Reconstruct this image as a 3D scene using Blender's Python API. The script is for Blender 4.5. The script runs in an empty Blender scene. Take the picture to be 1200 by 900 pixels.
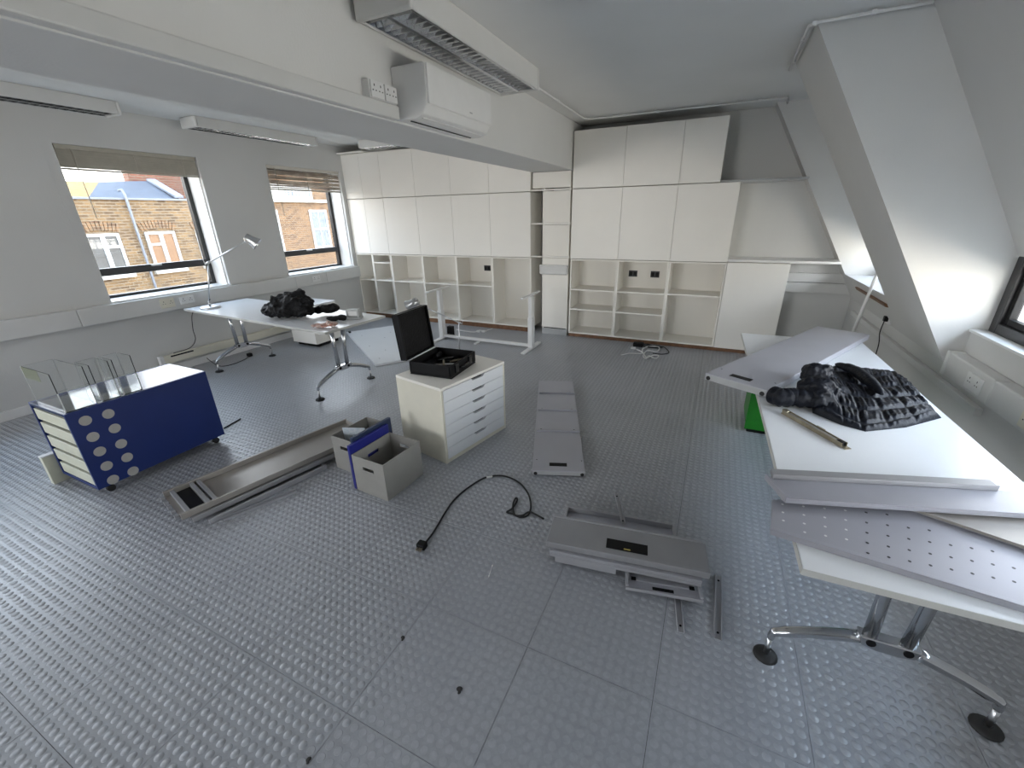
import bpy, bmesh, math, random
import numpy as np
from mathutils import Vector, Matrix, noise
random.seed(7)
S = bpy.context.scene
COL = S.collection

# ------------------------------------------------------------------ camera
CH = 1.6                       # camera height in metres
YAW, PITCH, ROLL, FPX = math.radians(25.477), math.radians(22.034), math.radians(1.151), 491.18
_f = Vector((-math.sin(YAW)*math.cos(PITCH), math.cos(YAW)*math.cos(PITCH), -math.sin(PITCH)))
_r = Vector((math.cos(YAW), math.sin(YAW), 0)); _d = _f.cross(_r)
CR = _r*math.cos(ROLL) + _d*math.sin(ROLL); CD = -_r*math.sin(ROLL) + _d*math.cos(ROLL); CF = _f
cam = bpy.data.cameras.new('camera'); camo = bpy.data.objects.new('camera', cam); COL.objects.link(camo)
cam.sensor_width = 36; cam.lens = FPX/1200*36; cam.clip_start = .02; cam.clip_end = 200
mw = Matrix.Identity(4)
for i, a in enumerate((CR, -CD, -CF)):
    for k in range(3): mw[k][i] = a[k]
mw[2][3] = CH
camo.matrix_world = mw
S.camera = camo
def ray(u, v): return CR*((u-600)/FPX) + CD*((v-450)/FPX) + CF
def fl(u, v, z=0.):            # pixel -> point on the horizontal plane z
    d = ray(u, v); t = (z-CH)/d.z
    return Vector((d.x*t, d.y*t, z))
def onX(u, v, x):
    d = ray(u, v); t = x/d.x
    return Vector((x, d.y*t, CH+d.z*t))
def onY(u, v, y):
    d = ray(u, v); t = y/d.y
    return Vector((d.x*t, y, CH+d.z*t))

# ------------------------------------------------------------------ light
W = bpy.data.worlds.new('sky'); S.world = W; W.use_nodes = True
nt = W.node_tree; nt.nodes.clear()
wo = nt.nodes.new('ShaderNodeOutputWorld'); bg = nt.nodes.new('ShaderNodeBackground')
bg.inputs[1].default_value = 2.8
tcw = nt.nodes.new('ShaderNodeTexCoord'); spw = nt.nodes.new('ShaderNodeSeparateXYZ'); rpw = nt.nodes.new('ShaderNodeValToRGB')
rpw.color_ramp.elements[0].color = (.98, .95, .90, 1); rpw.color_ramp.elements[1].color = (.42, .66, 1., 1)
e_ = rpw.color_ramp.elements.new(.3); e_.color = (.84, .90, 1., 1)
nt.links.new(tcw.outputs['Generated'], spw.inputs[0]); nt.links.new(spw.outputs['Z'], rpw.inputs[0]); nt.links.new(rpw.outputs[0], bg.inputs[0])
nt.links.new(bg.outputs[0], wo.inputs[0])
S.view_settings.view_transform = 'Standard'; S.view_settings.look = 'None'
S.view_settings.gamma = 1; S.view_settings.use_curve_mapping = False
S.view_settings.exposure = 2.95
def portal(loc, rot, sx, sy):
    l = bpy.data.lights.new('window_portal', 'AREA'); l.shape = 'RECTANGLE'; l.size = sx; l.size_y = sy
    l.cycles.is_portal = True
    o = bpy.data.objects.new('window_portal', l); COL.objects.link(o); o.location = loc; o.rotation_euler = rot

# ------------------------------------------------------------------ helpers
class B:
    def __init__(s): s.v = []; s.f = []; s.sm = []
    def add(s, vs, fs, smooth=False):
        n = len(s.v); s.v += [tuple(v) for v in vs]
        for f in fs: s.f.append(tuple(i+n for i in f)); s.sm.append(smooth)
        return s
    def box(s, a, b, M=None):
        x0, y0, z0 = [min(p, q) for p, q in zip(a, b)]; x1, y1, z1 = [max(p, q) for p, q in zip(a, b)]
        vs = [Vector(p) for p in ((x0,y0,z0),(x1,y0,z0),(x1,y1,z0),(x0,y1,z0),(x0,y0,z1),(x1,y0,z1),(x1,y1,z1),(x0,y1,z1))]
        if M is not None: vs = [M @ p for p in vs]
        return s.add(vs, ((3,2,1,0),(4,5,6,7),(0,1,5,4),(1,2,6,5),(2,3,7,6),(3,0,4,7)))
    def prism(s, poly, d):     # planar polygon of 3D points extruded by vector d
        d = Vector(d); p = [Vector(q) for q in poly]; n = len(p)
        nn = (p[1]-p[0]).cross(p[2]-p[0])
        if nn.dot(d) > 0: p = p[::-1]
        vs = p + [q+d for q in p]
        fs = [tuple(range(n)), tuple(range(2*n-1, n-1, -1))]
        for i in range(n):
            j = (i+1) % n; fs.append((j, i, i+n, j+n))
        return s.add(vs, fs)
    def tube(s, pts, r, n=8, cap=True, closed=False):
        pts = [Vector(p) for p in pts]; rs = r if isinstance(r, (list, tuple)) else [r]*len(pts)
        m = len(pts); vs = []; ref = None
        for i, p in enumerate(pts):
            a = pts[(i-1) % m] if (closed or i > 0) else p; b = pts[(i+1) % m] if (closed or i < m-1) else p
            t = (b-a).normalized()
            if ref is None: ref = t.orthogonal().normalized()
            ref = (ref - t*ref.dot(t))
            ref = ref.normalized() if ref.length > 1e-6 else t.orthogonal().normalized()
            q = t.cross(ref)
            for k in range(n):
                an = 2*math.pi*k/n
                vs.append(p + (ref*math.cos(an) + q*math.sin(an))*rs[i])
        fs = []
        for i in range(m if closed else m-1):
            j = (i+1) % m
            for k in range(n):
                l = (k+1) % n; fs.append((i*n+k, i*n+l, j*n+l, j*n+k))
        s.add(vs, fs, True)
        if cap and not closed:
            o = len(s.v)-len(vs)
            s.f.append(tuple(o+k for k in range(n-1, -1, -1))); s.sm.append(False)
            s.f.append(tuple(o+(m-1)*n+k for k in range(n))); s.sm.append(False)
        return s
    def cyl(s, a, b, r, n=16, r2=None): return s.tube([a, b], [r, r if r2 is None else r2], n)
    def build(s, name, mat, parent=None, bevel=0, loc=None, seg=2):
        me = bpy.data.meshes.new(name); me.from_pydata(s.v, [], s.f)
        me.polygons.foreach_set('use_smooth', s.sm); me.update()
        me.materials.append(mat if not isinstance(mat, str) else M[mat])
        o = bpy.data.objects.new(name, me); COL.objects.link(o)
        if parent is not None: o.parent = parent
        if loc is not None: o.location = loc
        if bevel:
            m = o.modifiers.new('bevel', 'BEVEL'); m.width = bevel; m.segments = seg; m.limit_method = 'ANGLE'; m.angle_limit = .6
        return o
def tag(o, label=None, cat=None, group=None, kind=None):
    if label: o['label'] = label
    if cat: o['category'] = cat
    if group: o['group'] = group
    if kind: o['kind'] = kind
    return o
def thing(name, label, cat, loc=(0,0,0), rz=0., group=None, kind=None):
    o = bpy.data.objects.new(name, None); COL.objects.link(o); o.empty_display_size = .05
    o.location = loc; o.rotation_euler = (0, 0, rz)
    return tag(o, label, cat, group, kind)
def copy_tree(o, parent=None):
    c = o.copy(); COL.objects.link(c); c.parent = parent
    for ch in list(o.children): copy_tree(ch, c)
    return c
def struct(name, parent=None, label=None):
    o = bpy.data.objects.new(name, None); COL.objects.link(o); o['kind'] = 'structure'
    if label: o['label'] = label
    if parent is not None: o.parent = parent
    return o
def frame_dir(p0, p1):         # z rotation that lays local +x along p0 -> p1
    return math.atan2(p1[1]-p0[1], p1[0]-p0[0])
def smooth_path(pts, n=8):
    P = [Vector(p) for p in pts]; P = [P[0]*2-P[1]] + P + [P[-1]*2-P[-2]]; out = []
    for i in range(1, len(P)-2):
        a, b, c, d = P[i-1:i+3]
        for k in range(n):
            t = k/n
            out.append(.5*((2*b)+(c-a)*t+(2*a-5*b+4*c-d)*t*t+(3*b-a-3*c+d)*t**3))
    out.append(P[-2]); return out

# ------------------------------------------------------------------ materials
M = {}
def mat(name, col, rough=.5, metal=0., var=0., vscale=8., bump=0., bscale=60., spec=.5, col2=None, trans=0., ior=1.45, detail=4., coat=0.):
    m = bpy.data.materials.new(name); m.use_nodes = True; t = m.node_tree; b = t.nodes['Principled BSDF']
    b.inputs['Base Color'].default_value = (*col, 1); b.inputs['Roughness'].default_value = rough
    b.inputs['Metallic'].default_value = metal; b.inputs['Specular IOR Level'].default_value = spec
    b.inputs['Coat Weight'].default_value = coat
    if trans: b.inputs['Transmission Weight'].default_value = trans; b.inputs['IOR'].default_value = ior
    if var or col2 or bump:
        tc = t.nodes.new('ShaderNodeTexCoord')
    if var or col2:
        n = t.nodes.new('ShaderNodeTexNoise'); n.inputs['Scale'].default_value = vscale; n.inputs['Detail'].default_value = detail
        t.links.new(tc.outputs['Object'], n.inputs['Vector'])
        r = t.nodes.new('ShaderNodeValToRGB'); c2 = col2 or tuple(c*(1-var) for c in col)
        r.color_ramp.elements[0].position = .35; r.color_ramp.elements[1].position = .65
        r.color_ramp.elements[0].color = (*c2, 1); r.color_ramp.elements[1].color = (*col, 1)
        t.links.new(n.outputs['Fac'], r.inputs['Fac']); t.links.new(r.outputs['Color'], b.inputs['Base Color'])
    if bump:
        n2 = t.nodes.new('ShaderNodeTexNoise'); n2.inputs['Scale'].default_value = bscale; n2.inputs['Detail'].default_value = 3
        t.links.new(tc.outputs['Object'], n2.inputs['Vector'])
        bp = t.nodes.new('ShaderNodeBump'); bp.inputs['Strength'].default_value = bump; bp.inputs['Distance'].default_value = .01
        t.links.new(n2.outputs['Fac'], bp.inputs['Height']); t.links.new(bp.outputs['Normal'], b.inputs['Normal'])
    M[name] = m; return m
mat('paint', (.64, .64, .625), .75, var=.04, vscale=1.5, bump=.08, bscale=90)
mat('paint_ceiling', (.74, .74, .725), .8, var=.03, vscale=2, bump=.08, bscale=90)
mat('white_lam', (.88, .855, .80), .38, var=.02, vscale=3)
mat('white_in', (.88, .85, .785), .45, var=.02, vscale=3)
mat('white_paint', (.78, .78, .77), .35, var=.03, vscale=12)
mat('cream', (.74, .71, .60), .5, var=.04, vscale=10)
mat('plastic_white', (.76, .76, .75), .35, var=.02, vscale=20)
mat('plastic_grey', (.45, .46, .46), .4, var=.06, vscale=20)
mat('trunk_pvc', (.66, .66, .645), .4, var=.04, vscale=5)
mat('desk_white', (.80, .815, .83), .28, var=.02, vscale=4)
mat('desk_edge', (.55, .55, .52), .5, var=.05, vscale=30)
mat('chrome', (.62, .63, .65), .16, 1., var=.12, vscale=9)
mat('alu', (.66, .67, .68), .3, 1., var=.1, vscale=20)
mat('steel_grey', (.40, .40, .42), .42, .25, var=.07, vscale=6)
mat('steel_grey_b', (.35, .35, .36), .4, .3, var=.08, vscale=6)
mat('steel_sheet', (.39, .39, .43), .4, .3, var=.05, vscale=5)
mat('steel_lilac', (.46, .46, .50), .42, .2, var=.05, vscale=5)
mat('steel_warm', (.36, .335, .305), .4, .3, var=.06, vscale=5)
mat('brass', (.42, .37, .27), .35, .85, var=.25, vscale=30)
mat('black', (.006, .006, .007), .5, var=.3, vscale=30, bump=.1, bscale=200, spec=.2)
mat('black_gloss', (.01, .01, .011), .25)
mat('black_rubber', (.015, .015, .015), .6, var=.3, vscale=40)
mat('dark_frame', (.03, .03, .032), .35, var=.2, vscale=10)
mat('fabric_black', (.006, .006, .007), .6, var=.35, vscale=25, bump=.5, bscale=60, spec=.22)
mat('fabric_navy', (.005, .007, .014), .55, var=.35, vscale=30, bump=.35, bscale=70, spec=.3)
mat('fabric_pink', (.48, .22, .17), .6, col2=(.62, .50, .44), vscale=30, bump=.3, bscale=90)
mat('blue_lam', (.002, .020, .145), .45, var=.1, vscale=6)
mat('blue_top', (.02, .04, .11), .22, var=.15, vscale=9)
mat('blue_folder', (.02, .025, .22), .35, var=.1, vscale=12)
mat('navy_folder', (.02, .035, .085), .4, var=.1, vscale=12)
mat('grey_board', (.30, .29, .265), .6, var=.05, vscale=14)
mat('disc_grey', (.42, .41, .39), .5, var=.08, vscale=40)
mat('drawer_cream', (.62, .62, .50), .4, var=.05, vscale=20)
mat('wood', (.23, .115, .055), .5, col2=(.15, .07, .033), vscale=14, bump=.1, bscale=40)
mat('green', (.012, .19, .012), .35, var=.15, vscale=14)
mat('paper', (.62, .66, .68), .7, col2=(.48, .55, .60), vscale=60)
mat('yellow', (.55, .45, .12), .5, var=.1, vscale=30)
mat('cable_white', (.75, .75, .73), .4, var=.05, vscale=40)
mat('dirt', (.03, .028, .026), .9, var=.4, vscale=60)
mat('slat', (.45, .42, .35), .5, var=.08, vscale=20)
mat('slat_light', (.60, .54, .47), .5, col2=(.42, .35, .29), vscale=9)
mat('white_rail', (.66, .62, .55), .5, var=.05, vscale=20)
mat('acrylic', (.97, .985, .98), .02, trans=1., ior=1.47)
mat('acrylic_tint', (.88, .92, .62), .05, trans=1., ior=1.47)
mat('louvre', (.75, .76, .78), .14, 1., var=.06, vscale=20)
mat('lamp_glass', (.75, .75, .72), .3, var=.03, vscale=10)
def glass(key, k):
    m = bpy.data.materials.new(key); m.use_nodes = True; t = m.node_tree; t.nodes.clear()
    o = t.nodes.new('ShaderNodeOutputMaterial'); mx = t.nodes.new('ShaderNodeMixShader'); fr = t.nodes.new('ShaderNodeLayerWeight'); pw = t.nodes.new('ShaderNodeMath'); pw.operation = 'POWER'; pw.inputs[1].default_value = 5; ma = t.nodes.new('ShaderNodeMath'); ma.operation = 'MULTIPLY_ADD'; ma.inputs[1].default_value = .8; ma.inputs[2].default_value = .03
    tr = t.nodes.new('ShaderNodeBsdfTransparent'); gl = t.nodes.new('ShaderNodeBsdfGlossy'); gl.inputs['Roughness'].default_value = .02
    n = t.nodes.new('ShaderNodeTexNoise'); n.inputs['Scale'].default_value = 3; r = t.nodes.new('ShaderNodeValToRGB')
    r.color_ramp.elements[0].color = (k, k, k*.985, 1); r.color_ramp.elements[1].color = (k+.03, k+.03, k*.985+.03, 1)
    t.links.new(n.outputs['Fac'], r.inputs['Fac']); t.links.new(r.outputs['Color'], tr.inputs['Color'])
    fr.inputs['Blend'].default_value = .5
    t.links.new(fr.outputs['Facing'], pw.inputs[0]); t.links.new(pw.outputs[0], ma.inputs[0]); t.links.new(ma.outputs[0], mx.inputs[0]); t.links.new(tr.outputs[0], mx.inputs[1]); t.links.new(gl.outputs[0], mx.inputs[2]); t.links.new(mx.outputs[0], o.inputs[0])
    M[key] = m
glass('glass', .62); glass('glass_clear', .94)
def rubber(key, k, r0, r1):
    m = bpy.data.materials.new(key); m.use_nodes = True; t = m.node_tree; b = t.nodes['Principled BSDF']
    g = t.nodes.new('ShaderNodeNewGeometry')
    n = t.nodes.new('ShaderNodeTexNoise'); n.inputs['Scale'].default_value = 1.3; n.inputs['Detail'].default_value = 6
    r = t.nodes.new('ShaderNodeValToRGB'); e = r.color_ramp.elements
    e[0].position = .3; e[0].color = (.325*k, .336*k, .358*k, 1); e[1].position = .7; e[1].color = (.39*k, .403*k, .428*k, 1)
    n2 = t.nodes.new('ShaderNodeTexNoise'); n2.inputs['Scale'].default_value = 45; n2.inputs['Detail'].default_value = 4
    mx = t.nodes.new('ShaderNodeMixRGB'); mx.blend_type = 'OVERLAY'; mx.inputs[0].default_value = .25
    for k in (n, n2): t.links.new(g.outputs['Position'], k.inputs['Vector'])
    t.links.new(n.outputs['Fac'], r.inputs['Fac']); t.links.new(r.outputs['Color'], mx.inputs[1]); t.links.new(n2.outputs['Fac'], mx.inputs[2])
    t.links.new(mx.outputs[0], b.inputs['Base Color'])
    rr = t.nodes.new('ShaderNodeMapRange'); rr.inputs[3].default_value = r0; rr.inputs[4].default_value = r1; b.inputs['Specular IOR Level'].default_value = .75
    t.links.new(n2.outputs['Fac'], rr.inputs[0]); t.links.new(rr.outputs[0], b.inputs['Roughness'])
    bp = t.nodes.new('ShaderNodeBump'); bp.inputs['Strength'].default_value = .03; bp.inputs['Distance'].default_value = .002
    t.links.new(n2.outputs['Fac'], bp.inputs['Height']); t.links.new(bp.outputs[0], b.inputs['Normal'])
    M[key] = m
rubber('rubber', .92, .31, .39); rubber('rubber_stud', 1.02, .26, .33)
def brick(name, c1, c2, mortar, s=1.):
    m = bpy.data.materials.new(name); m.use_nodes = True; t = m.node_tree; b = t.nodes['Principled BSDF']
    g = t.nodes.new('ShaderNodeNewGeometry'); sp = t.nodes.new('ShaderNodeSeparateXYZ'); cb = t.nodes.new('ShaderNodeCombineXYZ')
    ad = t.nodes.new('ShaderNodeMath'); ad.operation = 'ADD'
    t.links.new(g.outputs['Position'], sp.inputs[0]); t.links.new(sp.outputs['Y'], ad.inputs[0]); t.links.new(sp.outputs['X'], ad.inputs[1])
    t.links.new(ad.outputs[0], cb.inputs['X']); t.links.new(sp.outputs['Z'], cb.inputs['Y'])
    k = t.nodes.new('ShaderNodeTexBrick'); k.inputs['Scale'].default_value = 1/s
    k.inputs['Brick Width'].default_value = .225; k.inputs['Row Height'].default_value = .075; k.inputs['Mortar Size'].default_value = .012
    k.inputs['Color1'].default_value = (*c1, 1); k.inputs['Color2'].default_value = (*c2, 1); k.inputs['Mortar'].default_value = (*mortar, 1); k.inputs['Bias'].default_value = -.2
    t.links.new(cb.outputs[0], k.inputs['Vector'])
    n = t.nodes.new('ShaderNodeTexNoise'); n.inputs['Scale'].default_value = 4; t.links.new(cb.outputs[0], n.inputs['Vector'])
    mx = t.nodes.new('ShaderNodeMixRGB'); mx.blend_type = 'OVERLAY'; mx.inputs[0].default_value = .3
    t.links.new(k.outputs['Color'], mx.inputs[1]); t.links.new(n.outputs['Fac'], mx.inputs[2]); t.links.new(mx.outputs[0], b.inputs['Base Color'])
    b.inputs['Roughness'].default_value = .9; M[name] = m
brick('brick_yellow', (.165, .098, .042), (.055, .031, .016), (.18, .14, .095))
brick('brick_orange', (.165, .085, .036), (.065, .031, .016), (.18, .135, .09))
brick('brick_red', (.15, .05, .028), (.10, .035, .02), (.15, .12, .09))
mat('slate', (.06, .064, .078), .7, var=.25, vscale=6)
mat('tile_sunlit', (.26, .15, .04), .8, var=.3, vscale=8)  # sunlight on the roof is put into this yellow tile colour
mat('stone_white', (.42, .40, .36), .8, var=.06, vscale=3)
mat('upvc', (.45, .45, .44), .5, var=.03, vscale=6)
mat('pane_dark', (.05, .055, .06), .1, var=.4, vscale=3)
mat('pane_wood', (.20, .105, .05), .5, var=.15, vscale=3)
mat('curtain', (.11, .125, .14), .7, col2=(.19, .205, .22), vscale=9)
mat('lead', (.16, .17, .20), .5, var=.1, vscale=6)
mat('asphalt', (.06, .06, .06), .9, var=.2, vscale=2)
mat('paving', (.36, .35, .32), .9, var=.2, vscale=2)
mat('edge_glint', (.9, .93, .93), .35, trans=.35, ior=1.4)  # bright glints painted as a pale edge material
# ------------------------------------------------------------------ room shell
XL, YB, ZC, YR = -5.45, 5.88, 2.6, -5.5
WIN_L = [(-1.9, -.81), (.04, 1.26), (2.11, 3.32), (4.17, 5.41)]; WZ0, WZ1 = .85, 2.26
def shell(name, b, m, bevel=0):
    o = b.build(name, m, bevel=bevel); o['kind'] = 'structure'; return o
b = B(); b.box((XL-.3, YR-.3, -.3), (XL, YB+.3, WZ0)); b.box((XL-.3, YR-.3, WZ1), (XL, YB+.3, ZC+.25))
ys = [YR-.3] + [y for w in WIN_L for y in w] + [YB+.3]
for i in range(0, len(ys), 2): b.box((XL-.3, ys[i], WZ0), (XL, ys[i+1], WZ1))
wall_left = shell('wall_left', b, 'paint')
B().box((XL, 1.36, .86), (XL+.0025, 2.03, 2.31)).build('wall_panel', 'paint', wall_left, .0008)
shell('wall_back', B().box((XL-.3, YB, -.3), (2.2, YB+.3, ZC+.25)), 'paint')
WIN_ADDED = [(-5.2, -3.85), (-3.75, -2.4)]  # rear openings added out of view to bring more light indoors
b = B(); b.box((XL-.3, YR-.3, -.3), (2.2, YR, 1.0)); b.box((XL-.3, YR-.3, 2.45), (2.2, YR, ZC+.25))
xw = [XL-.3] + [x for w in WIN_ADDED for x in w] + [2.2]
for i in range(0, len(xw), 2): b.box((xw[i], YR-.3, 1.0), (xw[i+1], YR, 2.45))
shell('wall_rear', b, 'paint')
for i, (x0, x1) in enumerate(WIN_ADDED):
    w = struct('window_%d' % (8+i), label='tall window opening added for light in the unseen rear wall'); b = B(); Y = YR-.25; f = .055
    b.box((x0, Y-.03, 1.0), (x0+f, Y+.03, 2.45)); b.box((x1-f, Y-.03, 1.0), (x1, Y+.03, 2.45)); b.box((x0+f, Y-.03, 1.0), (x1-f, Y+.03, 1.0+f)); b.box((x0+f, Y-.03, 2.45-f), (x1-f, Y+.03, 2.45)); b.build('window_frame', 'dark_frame', w, .004)
    portal(((x0+x1)/2, YR-.15, 1.725), (math.radians(90), 0, math.radians(0)), x1-x0, 1.45)
shell('ceiling', B().box((XL-.31, YR-.31, ZC), (1.2, YB+.31, ZC+.26)), 'paint_ceiling')
shell('ceiling_beam', B().box((-2.28, YR, 2.09), (-1.745, YB, ZC)), 'paint_ceiling', .006)
# mansard wall: dado, sloped piers and window recesses
XI0, XI1 = .33, 1.41           # inner slope: x at the ceiling, x at z = .69
def slope_x(z): return XI0 + (2.6-z)*(XI1-XI0)/(2.6-.69)
b = B(); b.box((1.43, YR-.3, -.3), (1.8, YB+.3, .60))
def pr(y0, y1, pts): b.prism([(x, y0, z) for x, z in pts], (0, y1-y0, 0))
RECESS = [(-2.1, -.9), (.45, 3.5), (4.34, 5.66)]
piers = [(YR-.3, -2.1), (-.9, .45), (3.5, 4.34), (5.66, YB+.02)]
for y0, y1 in piers: pr(y0, y1, [(XI0, 2.6), (slope_x(.66), .66), (1.43, .60), (1.8, .60), (1.8, 1.33), (1.2, 2.6)])
SKY_ADDED = [(2.2, 2.7)]; ZS0, ZS1 = 1.42, 1.70     # roof window added in the outer slope, out of view, to brighten the room
def out_x(z): return .847+(2.602-z)*(1.57-.847)/(2.602-1.324)
def slab(y0, y1, za, zb): pr(y0, y1, [(out_x(zb), zb), (out_x(za), za), (out_x(za)+.23, za+.06), (out_x(zb)+.23, zb+.06)])
for i, (y0, y1) in enumerate(RECESS):
    if i == 1:
        slab(y0, y1, 1.324, ZS0); slab(y0, y1, ZS1, 2.602); slab(y0, SKY_ADDED[0][0], ZS0, ZS1); slab(SKY_ADDED[0][1], y1, ZS0, ZS1)
    else: slab(y0, y1, 1.324, 2.602)
for y0, y1 in RECESS[:2]: pr(y0, y1, [(1.5, .60), (1.5, .885), (1.8, .885), (1.8, .60)])
pr(4.34, 5.66, [(1.43, .60), (slope_x(.66), .66), (slope_x(.94), .94), (1.8, .94), (1.8, .60)])
shell('wall_right', b, 'paint')
# windows
def win_left(n, y0, y1):
    w = struct('window_%d' % n, label=['dark framed window furthest behind the photographer on the brick-facing side', 'dark framed window beside the blue chest, outside the view', 'dark framed window with the bunched olive blind', 'dark framed window with the tangled blind beside the cabinets'][n-1])
    X = XL-.28; f = .055
    b = B(); b.box((X-.03, y0, WZ0), (X+.03, y0+f, WZ1)); b.box((X-.03, y1-f, WZ0), (X+.03, y1, WZ1))
    b.box((X-.03, y0+f, WZ0), (X+.03, y1-f, WZ0+.04)); b.box((X-.03, y0+f, WZ1-f), (X+.03, y1-f, WZ1)); b.build('window_frame', 'dark_frame', w, .004)
    t = B().box((X-.03, y0+f, 1.085), (X+.035, y1-f, 1.16)).build('transom', 'dark_frame', w, .004)
    c = (y0+y1)/2; B().box((X+.035, c-.05, 1.14), (X+.055, c+.05, 1.158)).build('catch', 'alu', t, .003)
    B().box((X-.004, y0+f, WZ0+.04), (X+.004, y1-f, 1.085)).build('pane', 'glass', w)
    B().box((X-.004, y0+f, 1.16), (X+.004, y1-f, WZ1-f)).build('pane', 'glass', w)
    B().box((X+.031, y1-.012, WZ0), (XL-.04, y1-.001, WZ1)).build('reveal_lining', 'white_paint', w, .002)
    B().box((X+.031, y0, WZ0-.005), (XL+.03, y1, WZ0+.012)).build('window_sill', 'white_paint', w, .004)
    portal((XL-.2, (y0+y1)/2, (WZ0+WZ1)/2), (0, math.radians(-90), 0), WZ1-WZ0, y1-y0)
for i, w in enumerate(WIN_L): win_left(i+1, *w)
def win_right(n, y0, y1, z0):
    w = struct('window_%d' % n, label=['low dark window behind the photographer in the sloping wall', 'low dark window above the socket trunking by the loaded desk', 'low dark window in the far recess behind the sloping pier'][n-5]); X = 1.60; f = .07
    b = B(); b.box((X-.03, y0, z0), (X+.05, y0+f, 1.324)); b.box((X-.03, y1-f, z0), (X+.05, y1, 1.324))
    b.box((X-.03, y0+f, z0), (X+.05, y1-f, z0+.06)); b.box((X-.03, y0+f, 1.27), (X+.05, y1-f, 1.324)); b.build('window_frame', 'dark_frame', w, .006)
    b = B(); g = .035; a0, a1, c0, c1 = y0+f, y1-f, z0+.06, 1.27
    b.box((X-.01, a0, c0), (X+.03, a0+g, c1)); b.box((X-.01, a1-g, c0), (X+.03, a1, c1)); b.box((X-.01, a0+g, c0), (X+.03, a1-g, c0+g)); b.box((X-.01, a0+g, c1-g), (X+.03, a1-g, c1)); b.build('sash', 'black', w, .004)
    B().box((X+.006, a0+g, c0+g), (X+.012, a1-g, c1-g)).build('pane', 'glass_clear', w)
    B().box((1.485, y0, z0-.012), (X-.03, y1, z0+.004)).build('window_sill', 'white_paint', w, .003)
    portal((1.66, (y0+y1)/2, (z0+1.324)/2), (0, math.radians(90), 0), 1.324-z0, y1-y0)
for i, (w, z) in enumerate(zip(RECESS, (.885, .885, .94))): win_right(i+5, w[0], w[1], z)
for i, (y0, y1) in enumerate(SKY_ADDED):
    w = struct('window_%d' % (10+i), label='sloping roof window with dark frame, added out of view for light'); b = B(); f = .06
    def bar(a, c, za, zb): b.prism([(out_x(zb)+.08, a, zb+.02), (out_x(za)+.08, a, za+.02), (out_x(za)+.13, a, za+.05), (out_x(zb)+.13, a, zb+.05)], (0, c-a, 0))
    bar(y0, y0+f, ZS0, ZS1); bar(y1-f, y1, ZS0, ZS1); bar(y0+f, y1-f, ZS0, ZS0+f); bar(y0+f, y1-f, ZS1-f, ZS1); b.build('window_frame', 'dark_frame', w, .004)
    nx, nz = (2.602-1.324), (1.57-.847); a_ = math.atan2(nx, nz)
    portal(((out_x(ZS0)+out_x(ZS1))/2+.17, (y0+y1)/2, (ZS0+ZS1)/2+.1), (0, a_, 0), math.hypot(ZS1-ZS0, out_x(ZS0)-out_x(ZS1)), y1-y0)
# timber strip under the far sill, skirting and dado trunking
zb_ = .84; o = B().prism([(slope_x(zb_)-.001, 4.36, zb_), (slope_x(zb_)-.022, 4.36, zb_+.004), (slope_x(zb_+.03)-.022, 4.36, zb_+.03), (slope_x(zb_+.03)-.001, 4.36, zb_+.03)], (0, .9, 0)).build('trim_1', 'wood'); o['kind'] = 'structure'
o = B().box((XL, YR, 0), (XL+.016, YB-.39, .085)).build('baseboard_left', 'white_paint', bevel=.004); o['kind'] = 'structure'
o = B().box((1.412, YR, 0), (1.43, YB, .09)).build('baseboard_right', 'white_paint', bevel=.004); o['kind'] = 'structure'
t = thing('cable_trunking', 'long white dado trunking with socket plates below the brick-facing windows', 'trunking', (XL, 0, .68))
for y0, y1 in ((-2.35, -.6), (-.598, 1.8), (1.802, 4.2), (4.202, 4.75), (4.752, 5.46)): B().box((0, y0, 0), (.075, y1, .165)).build('trunking_lid', 'trunk_pvc', t, .006)
def plate(parent, y, z, x, w=.15, h=.085, m='cream', s=1, holes=True):
    p = B().box((x, y-w/2, z-h/2), (x+.009*s, y+w/2, z+h/2)).build('socket_plate', m, parent, .003)
    if holes:
        for dy in (-w/4, w/4):
            b = B()
            b.box((x+.009*s, y+dy-.003, z+.012), (x+.0095*s, y+dy+.003, z+.022))
            for k in (-.011, .011): b.box((x+.009*s, y+dy+k-.004, z-.008), (x+.0095*s, y+dy+k+.004, z-.003))
            b.build('socket_holes', 'black', p)
    return p
plate(t, 2.55, .09, .075, .14, .1, 'cream'); plate(t, 2.75, .09, .075, .15, .085, 'plastic_white')
plate(t, 4.55, .085, .075, .14, .085, 'plastic_white')
t = thing('skirting_trunking', 'low cream box trunking along the skirting under the desk with lamp', 'trunking', (XL+.017, 0, .085))
B().box((0, 2.32, .035), (.05, 3.95, .125)).build('trunking_lid', 'cream', t, .004)
B().box((0, 2.31, .03), (.055, 2.35, .13)).build('end_cap', 'plastic_white', t, .004)
B().box((.05, 2.42, .10), (.051, 2.66, .116)).build('slot', 'black', t)
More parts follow.
